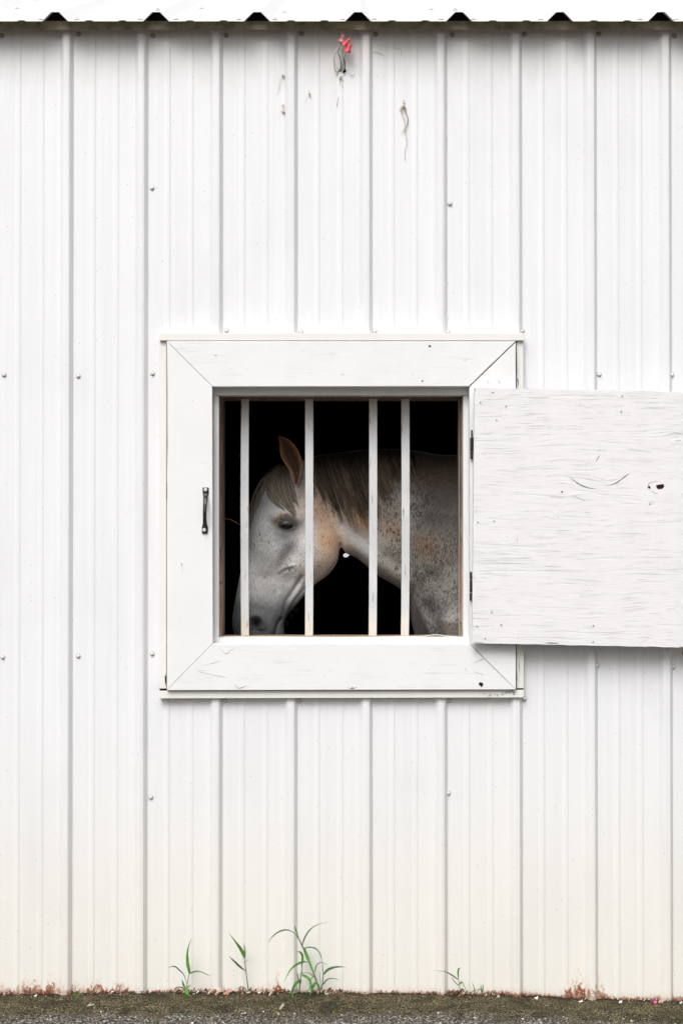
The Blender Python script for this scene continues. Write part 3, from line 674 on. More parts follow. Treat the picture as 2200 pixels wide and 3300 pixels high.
root_thing('long bleached root strand hanging on the wall right of the cable ends', c6(1120, 760),
    [([c6(1105, 760), c6(1115, 820), c6(1128, 900), c6(1135, 960), c6(1143, 1030), c6(1130, 1080), c6(1128, 1120), c6(1132, 1150)], 2.0, 1),
     ([c6(1120, 765), c6(1130, 800), c6(1150, 850), c6(1148, 890), c6(1135, 920)], 3.0, 0), ([c6(1108, 770), c6(1104, 810), c6(1118, 850), c6(1140, 870)], 1.5, 1),
     ([c6(1140, 960), c6(1125, 940), c6(1100, 955)], 1.0, 1)] + tuft(*c6(1112, 770), 16, 16, 1, 4) + tuft(*c6(1130, 935), 8, 9, 0, 3) + tuft(*c6(1118, 745), 9, 9, 1, -4))
root_thing('small curled root tuft high on the wall, left of the fourth rib', c6(255, 555), tuft(*c6(255, 552), 14, 8, 0) + [([c6(245, 560), c6(228, 610), c6(205, 680)], 1.0, 1), ([c6(240, 560), c6(220, 580), c6(225, 640)], .8, 1)])
root_thing('brown root knot stuck below the small curled tuft', c6(250, 785), tuft(*c6(250, 760), 8, 6, 0) + tuft(*c6(250, 808), 12, 8, 0) + [([c6(250, 750), c6(258, 790), c6(255, 810)], 2, 1), ([c6(258, 810), c6(262, 830), c6(258, 850)], .8, 1)])
root_thing('thin forked root wisp on the wall under and left of the cable ends', c6(437, 680), tuft(*c6(437, 678), 7, 6, 0) + [([c6(437, 650), c6(437, 680), c6(455, 715)], 1, 0), ([c6(435, 685), c6(420, 705), c6(405, 728)], .8, 1)])
root_thing('thin straight root piece on the wall below the cable hole', c6(643, 735), [([c6(650, 703), c6(644, 730), c6(637, 762)], 1.3, 0), ([c6(637, 762), c6(640, 764), c6(642, 758)], 1.6, 0)])
root_thing('dark root fringe spreading right under the cable hole', c6(670, 565), tuft(*c6(665, 555), 12, 8, 0, 4) + [([c6(660, 550), c6(672, 565), c6(684, 580)], 1.5, 0), ([c6(670, 590), c6(660, 600), c6(658, 590)], 1, 0), ([c6(680, 600), c6(676, 620), c6(684, 635)], .9, 0), ([c6(745, 545), c6(755, 550), c6(768, 528)], 1.1, 0), ([c6(735, 530), c6(742, 545), c6(750, 548)], 1, 0)])
root_thing('faint pale root trace on the wall right of the fifth rib', c6(930, 380), [([c6(885, 345), c6(900, 365), c6(925, 375), c6(950, 385), c6(985, 400)], 1.2, 1), ([c6(920, 378), c6(940, 372), c6(960, 392)], .8, 0), ([c6(905, 295), c6(912, 303), c6(918, 312)], 1, 0), ([c6(1045, 345), c6(1080, 352), c6(1103, 360), c6(1100, 400)], .8, 0)])

# ================================================================== weeds
def leafmat(name, a, b):
    m = M(name, 0.45, spec=0.4); n = m.noise(m.vscale(m.pos, (60, 60, 20)), 1.0, 3); m.col(m.mix(m.mr(n, .35, .65), a, b))
    m.b.inputs['Subsurface Weight'].default_value = 0.0
    tr_ = m.n('ShaderNodeBsdfTranslucent', {'Color': b}); mx = m.n('ShaderNodeMixShader', {0: 0.3})
    m.t.links.new(m.b.outputs[0], mx.inputs[1]); m.t.links.new(tr_.outputs[0], mx.inputs[2]); m.t.links.new(mx.outputs[0], m.o.inputs[0]); return m.m
ML1 = leafmat('grass blade green', (0.07, 0.20, 0.035), (0.16, 0.38, 0.07)); ML2 = leafmat('grass blade blue green', (0.06, 0.15, 0.06), (0.14, 0.26, 0.11))
ML3 = leafmat('young bright blade', (0.13, 0.30, 0.03), (0.20, 0.40, 0.06)); ML4 = leafmat('grass stem', (0.10, 0.19, 0.06), (0.20, 0.28, 0.12)); ML5 = leafmat('withered blade', (0.20, 0.17, 0.08), (0.35, 0.32, 0.18))
MDEW = M('dew drop', 0.05, color=(0.9, 0.92, 0.92)); MDEW.b.inputs['Transmission Weight'].default_value = 0.6; MDEW = MDEW.m
def blade(root, pts, w, mat, y0, y1, tw=0.0):
    """folded tapering ribbon; pts in photo pixels; depth runs from y0 to y1"""
    bm = bmesh.new(); c_ = cat(pts, 6); n_ = len(c_); prev = None; mid = 0
    for k, q in enumerate(c_):
        t = k / (n_ - 1); ww = w * .5 * S * min(1, (t + .12) / .35) ** .6 * max(0.03, 1 - t ** 2.6)
        y = y0 + (y1 - y0) * t; a, b = c_[max(0, k - 1)], c_[min(n_ - 1, k + 1)]
        d = P(b[0], b[1], y) - P(a[0], a[1], y); d.normalize()
        tl = R(25 + 35 * math.sin(t * 3 + w)) ; nrm = d.cross(Vector((0, 1, 0))).normalized()
        nv = (nrm * math.cos(tl) + Vector((0, 1, 0)) * math.sin(tl)) * ww; c0 = P(q[0], q[1], y) - root
        cur = (bm.verts.new(c0 - nv), bm.verts.new(c0 + Vector((0, .22 * ww, 0))), bm.verts.new(c0 + nv))
        if prev: bm.faces.new((prev[0], prev[1], cur[1], cur[0])); bm.faces.new((prev[1], prev[2], cur[2], cur[1]))
        prev = cur
    bm2 = bm; me = bpy.data.meshes.new('blade'); bm2.to_mesh(me); bm2.free(); return me
def weed(label, rootpx, stems, blades, conv, droplets=()):
    r0 = P(*conv(*rootpx), -.022); e = empty('grass_weed', r0); tag(e, label, 'weed', 'grass weeds growing at the foot of the wall')
    for pts, w in stems:
        bm = bmesh.new(); c_ = cat([conv(*q) for q in pts], 5); n_ = len(c_)
        tube(bm, [P(q[0], q[1], -.022 - .02 * k / n_) - r0 for k, q in enumerate(c_)], [w * S * .5 * (1 - .45 * k / n_) for k in range(n_)], 6); obj('stem', bm, ML4, e, smooth=True)
    for pts, w, m_, dy in blades:
        me = blade(r0, [conv(*q) for q in pts], w, m_, -.028 - random.uniform(0, .012), -.028 - dy); link('blade', me, m_, e, smooth=True)
    bm = bmesh.new()
    if droplets:
        for (x, y) in droplets:
            q = P(*conv(x, y), -.05) - r0; bmesh.ops.create_icosphere(bm, subdivisions=1, radius=.0011, matrix=__import__('mathutils').Matrix.Translation(q))
        obj('dew', bm, MDEW, e, smooth=True)
    else: bm.free()
    return e
C8 = lambda a, b: (500 + a / 2.24, 2950 + b / 2.24); CD = lambda a, b: (1200 + a / 3.136, 2900 + b / 3.136); CF = lambda a, b: (a / 2.613, 2900 + b / 2.613)
k8 = 1 / 2.24; kd = 1 / 3.136
weed('upright grass weed with one tall blade and two drooping blades, leftmost of the tall ones', (225, 570),
     [([(225, 575), (228, 520), (238, 460), (250, 412)], 8 * k8)],
     [([(250, 418), (236, 350), (233, 280), (243, 220), (268, 152)], 26 * k8, ML1, .05), ([(228, 490), (208, 430), (172, 392), (140, 368), (85, 380)], 17 * k8, ML2, .07), ([(248, 420), (290, 405), (330, 407), (370, 425), (405, 436)], 14 * k8, ML2, .07),
      ([(216, 525), (205, 500), (194, 463)], 19 * k8, ML3, .03), ([(218, 532), (185, 518), (155, 520), (132, 536)], 9 * k8, ML2, .05), ([(228, 520), (245, 512), (258, 498)], 14 * k8, ML2, .04), ([(226, 512), (232, 545), (240, 578)], 24 * k8, ML1, .05), ([(212, 560), (240, 572), (265, 590)], 12 * k8, ML1, .05)], C8, [(247, 250), (235, 338), (170, 388), (310, 408), (243, 375)])
weed('thin grass weed with two blades pointing up left, between the first two dense weeds', (675, 552),
     [([(675, 555), (665, 480), (655, 400), (648, 330), (641, 215)], 9 * k8)],
     [([(647, 306), (622, 250), (580, 190), (520, 112)], 24 * k8, ML1, .05), ([(654, 402), (612, 370), (570, 330), (530, 292)], 19 * k8, ML2, .05), ([(646, 310), (650, 250), (640, 196)], 13 * k8, ML1, .035), ([(650, 342), (658, 330), (666, 316)], 5 * k8, ML4, .03), ([(665, 555), (640, 520), (605, 520), (560, 552)], 9 * k8, ML5, .05)], C8, [(590, 345), (606, 358), (625, 378), (570, 325), (640, 392)])
weed('largest grass weed, dense with long arching blades', (1190, 555),
     [([(1200, 560), (1165, 480), (1130, 380), (1100, 300), (1062, 222), (1035, 165)], 15 * k8), ([(1040, 555), (1045, 480), (1058, 400), (1057, 330)], 11 * k8), ([(1195, 550), (1208, 490), (1212, 420), (1205, 345)], 10 * k8), ([(1196, 520), (1190, 450), (1184, 408)], 5 * k8)],
     [([(1037, 172), (1000, 125), (950, 105), (900, 115), (850, 150), (812, 204)], 17 * k8, ML2, .09), ([(1040, 180), (1020, 120), (1003, 70)], 17 * k8, ML1, .04), ([(1060, 220), (1080, 160), (1120, 100), (1180, 65), (1267, 43)], 11 * k8, ML2, .08),
      ([(1070, 238), (1120, 230), (1165, 245), (1195, 290), (1206, 355)], 16 * k8, ML2, .06), ([(1212, 428), (1250, 390), (1310, 372), (1380, 373)], 20 * k8, ML2, .08), ([(1208, 502), (1240, 465), (1280, 455), (1332, 468)], 14 * k8, ML2, .06),
      ([(1150, 412), (1165, 360), (1200, 340), (1250, 362)], 8 * k8, ML2, .06), ([(1057, 375), (1063, 300), (1047, 266), (1018, 262)], 19 * k8, ML1, .05), ([(1100, 336), (1050, 340), (980, 390), (925, 490)], 19 * k8, ML1, .08),
      ([(1045, 468), (1010, 500), (980, 560), (946, 610)], 26 * k8, ML1, .07), ([(1145, 442), (1110, 418), (1070, 415), (1025, 430)], 15 * k8, ML2, .05), ([(1060, 430), (1100, 450), (1125, 500), (1095, 562)], 22 * k8, ML1, .06),
      ([(1162, 478), (1135, 520), (1115, 582)], 23 * k8, ML1, .06), ([(1000, 535), (992, 560), (998, 596)], 16 * k8, ML1, .05), ([(1074, 238), (1102, 310), (1128, 380), (1152, 442)], 27 * k8, ML1, .045), ([(1040, 480), (1030, 440), (1020, 405)], 9 * k8, ML5, .04),
      ([(1140, 440), (1120, 470), (1112, 520)], 14 * k8, ML3, .05), ([(1045, 500), (1052, 460), (1040, 430)], 13 * k8, ML1, .04)], C8, [(1120, 355), (1127, 372), (1100, 455), (1110, 462), (1290, 374), (1320, 370), (1130, 390), (1186, 470)])
weed('small grass weed with one long blade arching left, right of the large weed', (882, 930),
     [([(884, 930), (877, 870), (866, 800)], 9 * kd)],
     [([(862, 805), (800, 760), (720, 722), (590, 708)], 15 * kd, ML2, .07), ([(866, 802), (862, 740), (868, 700), (892, 684)], 24 * kd, ML3, .04), ([(870, 865), (832, 832), (793, 778)], 21 * kd, ML2, .05), ([(880, 852), (902, 832), (928, 880), (950, 948)], 17 * kd, ML1, .06)], CD)
weed('tiny sprouting grass tuft at the wall foot, rightmost weed', (1060, 965),
     [([(1106, 965), (1104, 930), (1098, 900)], 5 * kd)],
     [([(1032, 960), (1022, 880), (1000, 822)], 9 * kd, ML1, .04), ([(1045, 908), (1015, 925), (988, 948)], 10 * kd, ML1, .04), ([(1104, 950), (1096, 900), (1089, 843)], 11 * kd, ML1, .035), ([(1106, 940), (1113, 890), (1111, 842)], 12 * kd, ML2, .035), ([(1100, 915), (1076, 902), (1060, 920), (1054, 955)], 9 * kd, ML5, .05)], CD)
weed('flat grass wisp lying at the wall foot beneath the leftmost ribs', (605, 808),
     [([(602, 808), (612, 806), (620, 803)], 5 / 2.6)],
     [([(605, 806), (650, 775), (687, 742)], 10 / 2.6, ML1, .03), ([(618, 802), (665, 796), (712, 799)], 11 / 2.6, ML2, .05)], CF)

# ================================================================== litter along the foot of the wall
LM = [plain('dry brown leaf', (0.13, 0.07, 0.04), .8, 0, .5, 200, .3), plain('pale dry leaf', (0.50, 0.40, 0.29), .8, 0, .3, 200, .3), plain('dark rotten leaf', (0.035, 0.022, 0.015), .8, 0, .4, 200, .3), plain('reddish dry leaf', (0.30, 0.12, 0.07), .8, 0, .4, 200, .3), plain('white flake', (0.75, 0.74, 0.71), .7, 0, .1, 100, .2)]
bm = bmesh.new()
def flake(bm, x, y, z, r, mi, el=1.0):
    a0 = random.uniform(0, 6.28); n_ = 5; tilt = Vector((random.uniform(-.8, .8), random.uniform(-1, -.1), random.uniform(.2, 1))).normalized()
    u = tilt.orthogonal().normalized(); w = tilt.cross(u); c0 = Vector((x, y, z)); vs = []
    for k in range(n_):
        a = a0 + 2 * math.pi * k / n_; rr_ = r * random.uniform(.6, 1.2)
        vs.append(bm.verts.new(c0 + u * math.cos(a) * rr_ * el + w * math.sin(a) * rr_ * .5 + tilt * random.uniform(-.25, .25) * r))
    ct = bm.verts.new(c0 + tilt * r * .25)
    for k in range(n_): f_ = bm.faces.new((vs[k], vs[(k + 1) % n_], ct)); f_.material_index = mi
for k in range(1150):
    x = random.uniform(-1.25, 1.25); dens = .45 + .55 * (noise.noise(Vector((x * 4, 0, 4))) > -.05)
    if random.random() > dens: continue
    y = -abs(random.gauss(0, .013)) - .002
    z = gz(x, y); mi = random.choices(range(5), (5, 1.6, 7, 3, .25))[0]; r = random.uniform(.0015, .0048)
    flake(bm, x, y, z + random.uniform(0, .006), r, mi, random.uniform(1, 2))
for (x0_, x1_, n_) in ((560, 730, 60), (740, 900, 45), (1000, 1100, 50), (1440, 1500, 45), (1560, 1620, 25), (880, 960, 20)):
    for k in range(n_):
        q = P(random.uniform(x0_, x1_), 3200, 0).x; y = -random.uniform(.004, .03); flake(bm, q, y, gz(q, y) + random.uniform(.002, .012), random.uniform(.003, .0075), random.choices(range(5), (4, 3, 4, 3, .4))[0], 1.6)
tag(obj('leaf_litter', bm, LM), 'dry leaf crumbs and grit along the foot of the wall', 'leaf litter', kind='stuff')
# loose stones in the gravel strip
bm = bmesh.new()
for k in range(700):
    x = random.uniform(-1.2, 1.2); y = -random.uniform(.2, .62)
    if random.random() > (-y - .05) / .3: continue
    r = random.uniform(.0012, .0042); z = gz(x, y)
    m0 = __import__('mathutils').Matrix.Translation((x, y, z)) @ __import__('mathutils').Euler([random.uniform(0, 3) for _ in range(3)]).to_matrix().to_4x4()
    k0 = len(bm.faces); res = bmesh.ops.create_icosphere(bm, subdivisions=1, radius=r, matrix=m0)
    for v in res['verts']: v.co += Vector([random.uniform(-.3, .3) * r for _ in range(3)])
    mi = random.choices((0, 1, 2), (4, .6, 3))[0]
    for f_ in {f_ for v in res['verts'] for f_ in v.link_faces}: f_.material_index = mi
tag(obj('gravel', bm, [plain('pale grit', (.45, .43, .39), .8, 0, .3, 200, .3), plain('white grit', (.65, .62, .57), .8, 0, .2, 200, .3), plain('dark grit', (.06, .055, .05), .8, 0, .3, 200, .3)]), 'pale grit on worn concrete before the wall', 'gravel', kind='stuff')
# single bigger bits
def bit(name, label, cat_, px, py, y, r, m_, el=1.5, n_=3, grp=None):
    q = P(px, py, y); q.z = gz(q.x, y) + r * .4; bm = bmesh.new()
    for k in range(n_): flake(bm, random.uniform(-r, r) * .7, random.uniform(-.5, .5) * r, random.uniform(0, .6) * r, r, 0, el)
    o = obj(name, bm, m_); o.location = q; so = o.modifiers.new('t', 'SOLIDIFY'); so.thickness = .0006; tag(o, label, cat_, grp)
MPK = plain('magenta plastic scrap', (.75, .05, .28), .4); 
bit('plastic_scrap', 'bright pink plastic scrap at the wall foot far right', 'litter', 2110, 3224, -.035, .0055, MPK, 1.3, 5)
bit('dry_leaf', 'curled tan dry leaf lying against the pink scrap', 'leaf', 2128, 3219, -.028, .008, LM[1], 1.6, 3, 'single fallen leaves by the wall')
bit('dry_leaf', 'pale curled leaf at the wall foot just right of the third rib', 'leaf', 699, 3200, -.022, .011, LM[1], 1.5, 3, 'single fallen leaves by the wall')
bit('dry_leaf', 'pinkish dry leaf below the thin weed', 'leaf', 738, 3202, -.022, .010, plain('pink dry leaf', (.55, .30, .24), .8), 1.5, 3, 'single fallen leaves by the wall')
bit('dry_leaf', 'greyish green leaf lying flat on the mossy strip at left', 'leaf', 291, 3246, -.15, .006, plain('grey green leaf', (.35, .40, .28), .8), 2.4, 2, 'single fallen leaves by the wall')
bit('dry_leaf', 'long pale flat leaf on the ground before the largest weed', 'leaf', 910, 3257, -.18, .0065, plain('pale olive leaf', (.42, .42, .30), .8), 2.4, 2, 'single fallen leaves by the wall')
for lab, x, y, dy in (('white paint chip at the wall foot between the second and third ribs', 362, 3201, -.02), ('white paint chip far left at the wall foot', 117, 3208, -.03), ('white paint chip under the rightmost tiny weed', 1605, 3212, -.03),
                  ('white paint chip just right of the second rib from the right', 1997, 3221, -.04), ('white paint chip left of the right rust patch', 1727, 3219, -.04), ('white paint chip at the far right corner', 2192, 3218, -.03), ('white paint chip below the rust patch', 1870, 3220, -.05)):
    bit('paint_chip', lab, 'paint chip', x, y, dy, .0045, LM[4], 1.5, 3, 'white paint chips on the ground')

# ================================================================== horse
YM = 0.385
def Q(px, py): return P(px, py, YM)
def loft(bm, st, nsub, N, p1, p2):
    """st: (Tx,Ty,Bx,By,halfwidth,skew) ; closed lofted body symmetric about YM"""
    rows_ = cat([list(s_) for s_ in st], nsub); rings = []
    for r_ in rows_:
        T, B = Q(r_[0], r_[1]), Q(r_[2], r_[3]); w, sk = r_[4], r_[5]; ring = []
        for j in range(N):
            a = 2 * math.pi * (j + .5) / N; u = (1 - math.cos(a)) / 2; sn = math.sin(a)
            us = u ** sk; q = T + (B - T) * u
            ww = w * (max(0.0, math.sin(math.pi * us)) ** p1) if p2 == 0 else w * abs(sn) ** p1 * (1 + p2 * (u - .5))
            ring.append(bm.verts.new((q.x, YM + math.copysign(ww, sn), q.z)))
        rings.append(ring)
    for i in range(len(rings) - 1):
        for j in range(N): bm.faces.new((rings[i][j], rings[i][(j + 1) % N], rings[i + 1][(j + 1) % N], rings[i + 1][j]))
    bm.faces.new(rings[0][::-1]); bm.faces.new(rings[-1])
bm = bmesh.new()
head = [(935, 1490, 1040, 1545, .050, 1), (895, 1508, 1075, 1610, .080, 1), (858, 1540, 1088, 1665, .092, 1), (826, 1600, 1094, 1715, .106, 1), (805, 1660, 1094, 1765, .112, 1), (795, 1715, 1086, 1812, .108, 1), (788, 1770, 1058, 1852, .094, 1),
        (780, 1820, 1020, 1880, .076, 1), (770, 1868, 985, 1915, .066, 1), (761, 1915, 955, 1950, .060, 1), (752, 1965, 928, 1980, .059, 1), (748, 2005, 915, 2010, .060, 1), (754, 2045, 914, 2048, .057, 1), (775, 2080, 900, 2080, .045, 1), (805, 2098, 870, 2098, .022, 1)]
loft(bm, head, 5, 40, .76, 0.0001)
neck = [(960, 1488, 1050, 1640, .050, 1), (1010, 1470, 1092, 1730, .066, 1), (1065, 1463, 1110, 1779, .074, 1), (1120, 1455, 1152, 1801, .078, 1), (1190, 1448, 1218, 1856, .088, 1), (1270, 1446, 1290, 1900, .105, 1), (1350, 1454, 1318, 1945, .13, 1), (1430, 1466, 1334, 2040, .165, 1), (1520, 1462, 1380, 2150, .20, 1),
        (1640, 1438, 1570, 2180, .24, 1), (1820, 1450, 1800, 2190, .28, 1), (2100, 1490, 2100, 2190, .31, 1), (2380, 1480, 2380, 2150, .31, 1), (2620, 1450, 2600, 2080, .28, 1), (2800, 1500, 2780, 1980, .21, 1), (2880, 1620, 2870, 1840, .10, 1)]
loft(bm, neck, 5, 44, .74, .35)
xs_ = lambda px: Q(px, 1800).x
def limb(pts, sy):
    tube(bm, [(x, YM + y * sy, z) for x, y, z, r in pts], [q[3] for q in pts], 14)
for sy in (1, -1):
    fx = xs_(1560)
    limb([(xs_(1590), .13, 1.25, .13), (xs_(1510), .15, 1.12, .13), (fx, .13, .95, .095), (fx, .12, .78, .066), (fx - .01, .115, .58, .046), (fx - .01, .115, .52, .047), (fx, .115, .45, .033), (fx, .115, .25, .030), (fx - .005, .115, .2, .038), (fx - .03, .115, .13, .030), (fx - .05, .115, .08, .042), (fx - .055, .115, .0, .056)], sy)
    hx = xs_(2700)
    limb([(hx, .13, 1.35, .18), (hx - .10, .15, 1.1, .16), (hx - .08, .13, .9, .11), (hx + .08, .12, .68, .065), (hx + .13, .115, .58, .055), (hx + .10, .115, .48, .042), (hx + .09, .115, .28, .033), (hx + .08, .115, .2, .040), (hx + .04, .115, .12, .031), (hx + .02, .115, .07, .044), (hx + .01, .115, 0, .058)], sy)
bmesh.ops.recalc_face_normals(bm, faces=bm.faces)
me0 = bpy.data.meshes.new('tmp_body'); bm.to_mesh(me0); bm.free()
tmp = bpy.data.objects.new('tmp_body', me0); COL.objects.link(tmp)
rm = tmp.modifiers.new('r', 'REMESH'); rm.mode = 'VOXEL'; rm.voxel_size = 0.0045
s_m = tmp.modifiers.new('s', 'SMOOTH'); s_m.factor = .5; s_m.iterations = 9
dg = bpy.context.evaluated_depsgraph_get(); ev = tmp.evaluated_get(dg); hme = bpy.data.meshes.new_from_object(ev)
bpy.data.objects.remove(tmp)
n = len(hme.vertices); co = np.empty(n * 3, np.float32); hme.vertices.foreach_get('co', co); co = co.reshape(-1, 3).astype(np.float64)
def mirror_px(c):
    y = c[:, 1]; yn = YM - np.abs(y - YM); return toPx(c[:, 0], yn, c[:, 2])
hx_, hy_ = mirror_px(co)
side = np.where(co[:, 1] < YM, -1.0, 1.0)
lat = np.clip(np.abs(co[:, 1] - YM) / .03, 0, 1)     # fade sculpting to nothing on the median plane
def gauss(cx, cy, rx, ry, ang=0.0):
    a = R(ang); dx, dy = hx_ - cx, hy_ - cy; u = dx * math.cos(a) + dy * math.sin(a); v = -dx * math.sin(a) + dy * math.cos(a)
    return np.exp(-(u / rx) ** 2 - (v / ry) ** 2)
def seg_d(pts):
    d = np.full(n, 1e9)
    P_ = cat(pts, 5)
    for a, b in zip(P_[:-1], P_[1:]):
        ab = b - a; L = (ab ** 2).sum() + 1e-9; t = np.clip(((hx_ - a[0]) * ab[0] + (hy_ - a[1]) * ab[1]) / L, 0, 1)
        d = np.minimum(d, np.hypot(hx_ - a[0] - ab[0] * t, hy_ - a[1] - ab[1] * t))
    return d
def line(pts, w): return np.exp(-(seg_d(pts) / w) ** 2)
dsp = np.zeros(n)                                      # outward, metres
dsp += .010 * gauss(1010, 1745, 75, 85)                # jowl
dsp -= .007 * gauss(1000, 1870, 60, 18, -35)
dsp += .010 * line([(935, 1745), (905, 1775), (880, 1810), (862, 1835)], 20)  # facial crest
dsp -= .010 * gauss(845, 1840, 38, 60); dsp -= .006 * gauss(925, 1870, 30, 30)
dsp -= .008 * gauss(925, 1800, 24, 40, 20)
dsp += .012 * line([(890, 1668), (915, 1652), (945, 1655), (965, 1672)], 14)  # brow
dsp -= .010 * gauss(945, 1610, 20, 22)                 # hollow above the eye
dsp -= .012 * gauss(924, 1692, 30, 20)                 # socket
dsp += .005 * line([(895, 1712), (925, 1722), (955, 1712)], 9)
dsp -= .006 * line([(1095, 1640), (1098, 1690), (1102, 1740), (1104, 1785)], 12)   # throat groove
dsp += .005 * gauss(1070, 1750, 20, 60, 10)
dsp -= .006 * line([(970, 1858), (939, 1909), (918, 1942), (913, 1980)], 6)
dsp += .005 * line([(985, 1868), (955, 1912), (935, 1945), (925, 1975)], 8)
dsp -= .004 * line([(980, 1899), (950, 1935), (935, 1968)], 4)
dsp -= .0045 * line([(885, 1907), (874, 1942), (872, 1980)], 4)
dsp += .004 * line([(898, 1915), (888, 1945), (885, 1980)], 9)
dsp -= .0028 * line([(898, 1853), (915, 1838), (944, 1833)], 5); dsp += .003 * line([(900, 1842), (920, 1828), (944, 1822)], 5)
dsp -= .0025 * line([(890, 1774), (872, 1800), (855, 1827)], 3.5); dsp += .002 * line([(884, 1770), (866, 1796), (850, 1822)], 5)
dsp -= .010 * line([(905, 1993), (892, 2015), (884, 2045), (880, 2075)], 6)        # mouth
dsp += .007 * gauss(872, 2020, 14, 30)
# nostril: comma shaped hollow with a raised rim
rr_ = np.hypot((hx_ - 822) / 27, (hy_ - 2010) / 27)
dsp += .009 * np.exp(-((rr_ - 1.0) / .35) ** 2) * (hy_ < 2030)
dsp -= .026 * gauss(824, 2012, 15, 17, 20)
# shoulder and chest forms
dsp -= .022 * line([(1322, 1925), (1350, 1900), (1385, 1870)], 26)
dsp += .015 * gauss(1440, 1950, 60, 90, 15)
dsp -= .014 * line([(1375, 1960), (1400, 2010), (1410, 2060)], 20)
dsp += .012 * line([(1130, 1760), (1230, 1830), (1300, 1880)], 26)
dsp -= .008 * line([(1110, 1690), (1200, 1760), (1300, 1830)], 20)
dsp += .006 * gauss(1350, 1730, 70, 60)
dsp -= .055 * ((hx_ - 1335) * .925 - (hy_ - 1925) * .38 < 0) * np.clip(((hy_ - 1925) * .38 - (hx_ - 1335) * .925) / 22, 0, 1) * (hy_ > 1905) * (hx_ > 1290)
# fine lumps
for sc_, am in ((28, .0016), (70, .0006)):
    dsp += am * np.array([noise.noise(Vector((q[0] * sc_, q[1] * sc_, q[2] * sc_))) if -.6 < q[0] < .7 and q[2] > .7 else 0.0 for q in co])
co[:, 1] += side * dsp * lat
_t = np.clip((hx_ - 1480) / 900, 0, 1); co[:, 1] += .16 * _t * _t * (3 - 2 * _t)
hme.vertices.foreach_set('co', co.astype(np.float32).ravel()); hme.update()
# --- coat colours (flea bitten grey markings, with shade painted over them), per vertex
def L(c): return np.array(c, float)
def mixc(c, t, k): t = np.clip(t, 0, 1)[:, None]; return c * (1 - t) + L(k) * t
cc = np.tile(L((.82, .815, .81)), (n, 1))
nz = np.array([noise.noise(Vector((q[0] * 14, q[1] * 14, q[2] * 14))) if -.6 < q[0] < .7 and q[2] > .7 else 0.0 for q in co])
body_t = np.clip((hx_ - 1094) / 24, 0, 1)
cc = cc * (1 - .38 * np.clip((1790 - hy_) / 220, 0, 1) * (hx_ < 1110) - .55 * np.clip(nz, 0, 1) - .22 * gauss(908, 1765, 34, 60, 20) - .25 * gauss(812, 1700, 22, 90, 8))[:, None]  # mottling, plus painted shade towards the forehead and front edge
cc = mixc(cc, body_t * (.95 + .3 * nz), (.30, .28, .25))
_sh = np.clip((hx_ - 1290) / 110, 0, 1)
cc = mixc(cc, _sh * (.9 + .3 * nz), (.15, .143, .132)); cc = mixc(cc, _sh * np.clip((1860 - hy_) / 260, 0, 1) * (.9 + .2 * nz), (.028, .025, .021))  # dark grey shoulder; its upper part has shade painted in
cc = mixc(cc, (.98 + .4 * nz) * gauss(1062, 1735, 48, 95, -8), (.80, .49, .28)); cc = mixc(cc, .7 * gauss(1020, 1830, 45, 50), (.74,.58,.43))
cc = mixc(cc, .7 * gauss(1010, 1620, 60, 70), (.50, .30, .18))
cc = mixc(cc, .8 * gauss(1160, 1640, 85, 60, 30), (.21, .125, .075)); cc = mixc(cc, .85 * gauss(1170, 1680, 50, 28, 30), (.34, .185, .09))
cc = mixc(cc, (.5 + .5 * nz) * gauss(1385, 1768, 52, 42), (.27, .16, .09)); cc = mixc(cc, .6 * gauss(1270, 1715, 60, 34, 25), (.37, .24, .14))
cc = mixc(cc, .5 * line([(1105, 1690), (1130, 1725), (1180, 1760)], 22), (.44, .44, .45)); cc = mixc(cc, .6 * gauss(1440, 2030, 50, 60), (.40, .39, .38))
cc = mixc(cc, .7 * gauss(925, 1662, 34, 10, 5), (.50, .38, .27)); cc = mixc(cc, .8 * line([(892, 1700), (885, 1685), (893, 1668), (905, 1660)], 7), (.42, .28, .17))
dk = 1 / (1 + np.exp(-((hy_ - 1928) + .30 * (840 - hx_) * -1 * .2 + nz * 30) / 22)); dk = dk * (hx_ < 1010)
cc = mixc(cc, dk * .95, (.075, .077, .085))
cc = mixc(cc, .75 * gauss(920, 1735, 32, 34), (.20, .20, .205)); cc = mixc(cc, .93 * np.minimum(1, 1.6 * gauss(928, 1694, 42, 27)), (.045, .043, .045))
cc = mixc(cc, .6 * line([(796, 1720), (789, 1770), (783, 1820)], 12), (.28, .28, .285)); cc = mixc(cc, .5 * gauss(860, 1600, 30, 60, -30), (.40, .395, .39))  # nose edge and forehead: shade of the turning form painted in
cc = mixc(cc, ((hy_ - 1925) * .38 - (hx_ - 1335) * .925 > 4) * (hy_ > 1915) * (hx_ > 1290) * .85, (.075, .05, .032))  # recessed far chest: brown, with its shade painted in
cc = mixc(cc, .8 * gauss(954, 1534, 16, 24), (.20, .13, .09))
cc = mixc(cc, .9 * gauss(824, 2012, 19, 21), (.02, .019, .02)); cc = mixc(cc, .85 * line([(905, 1993), (892, 2015), (884, 2045)], 5), (.025, .022, .022))
cc = mixc(cc, .6 * line([(970, 1858), (939, 1909), (918, 1942), (913, 1980)], 6), (.12, .12, .12))  # crease shade painted along the cheek groove
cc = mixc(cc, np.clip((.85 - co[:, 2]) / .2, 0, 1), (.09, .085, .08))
cc = mixc(cc, .9 * np.clip((1625 - hy_) / 90, 0, 1) * np.clip((hx_ - 1010) / 30, 0, 1), (.085, .058, .036))  # brown upper neck, with painted shade deepening towards the crest
cc = mixc(cc, np.clip((1510 - hy_) / 35, 0, 1) * (hx_ > 995), (.03, .024, .018))
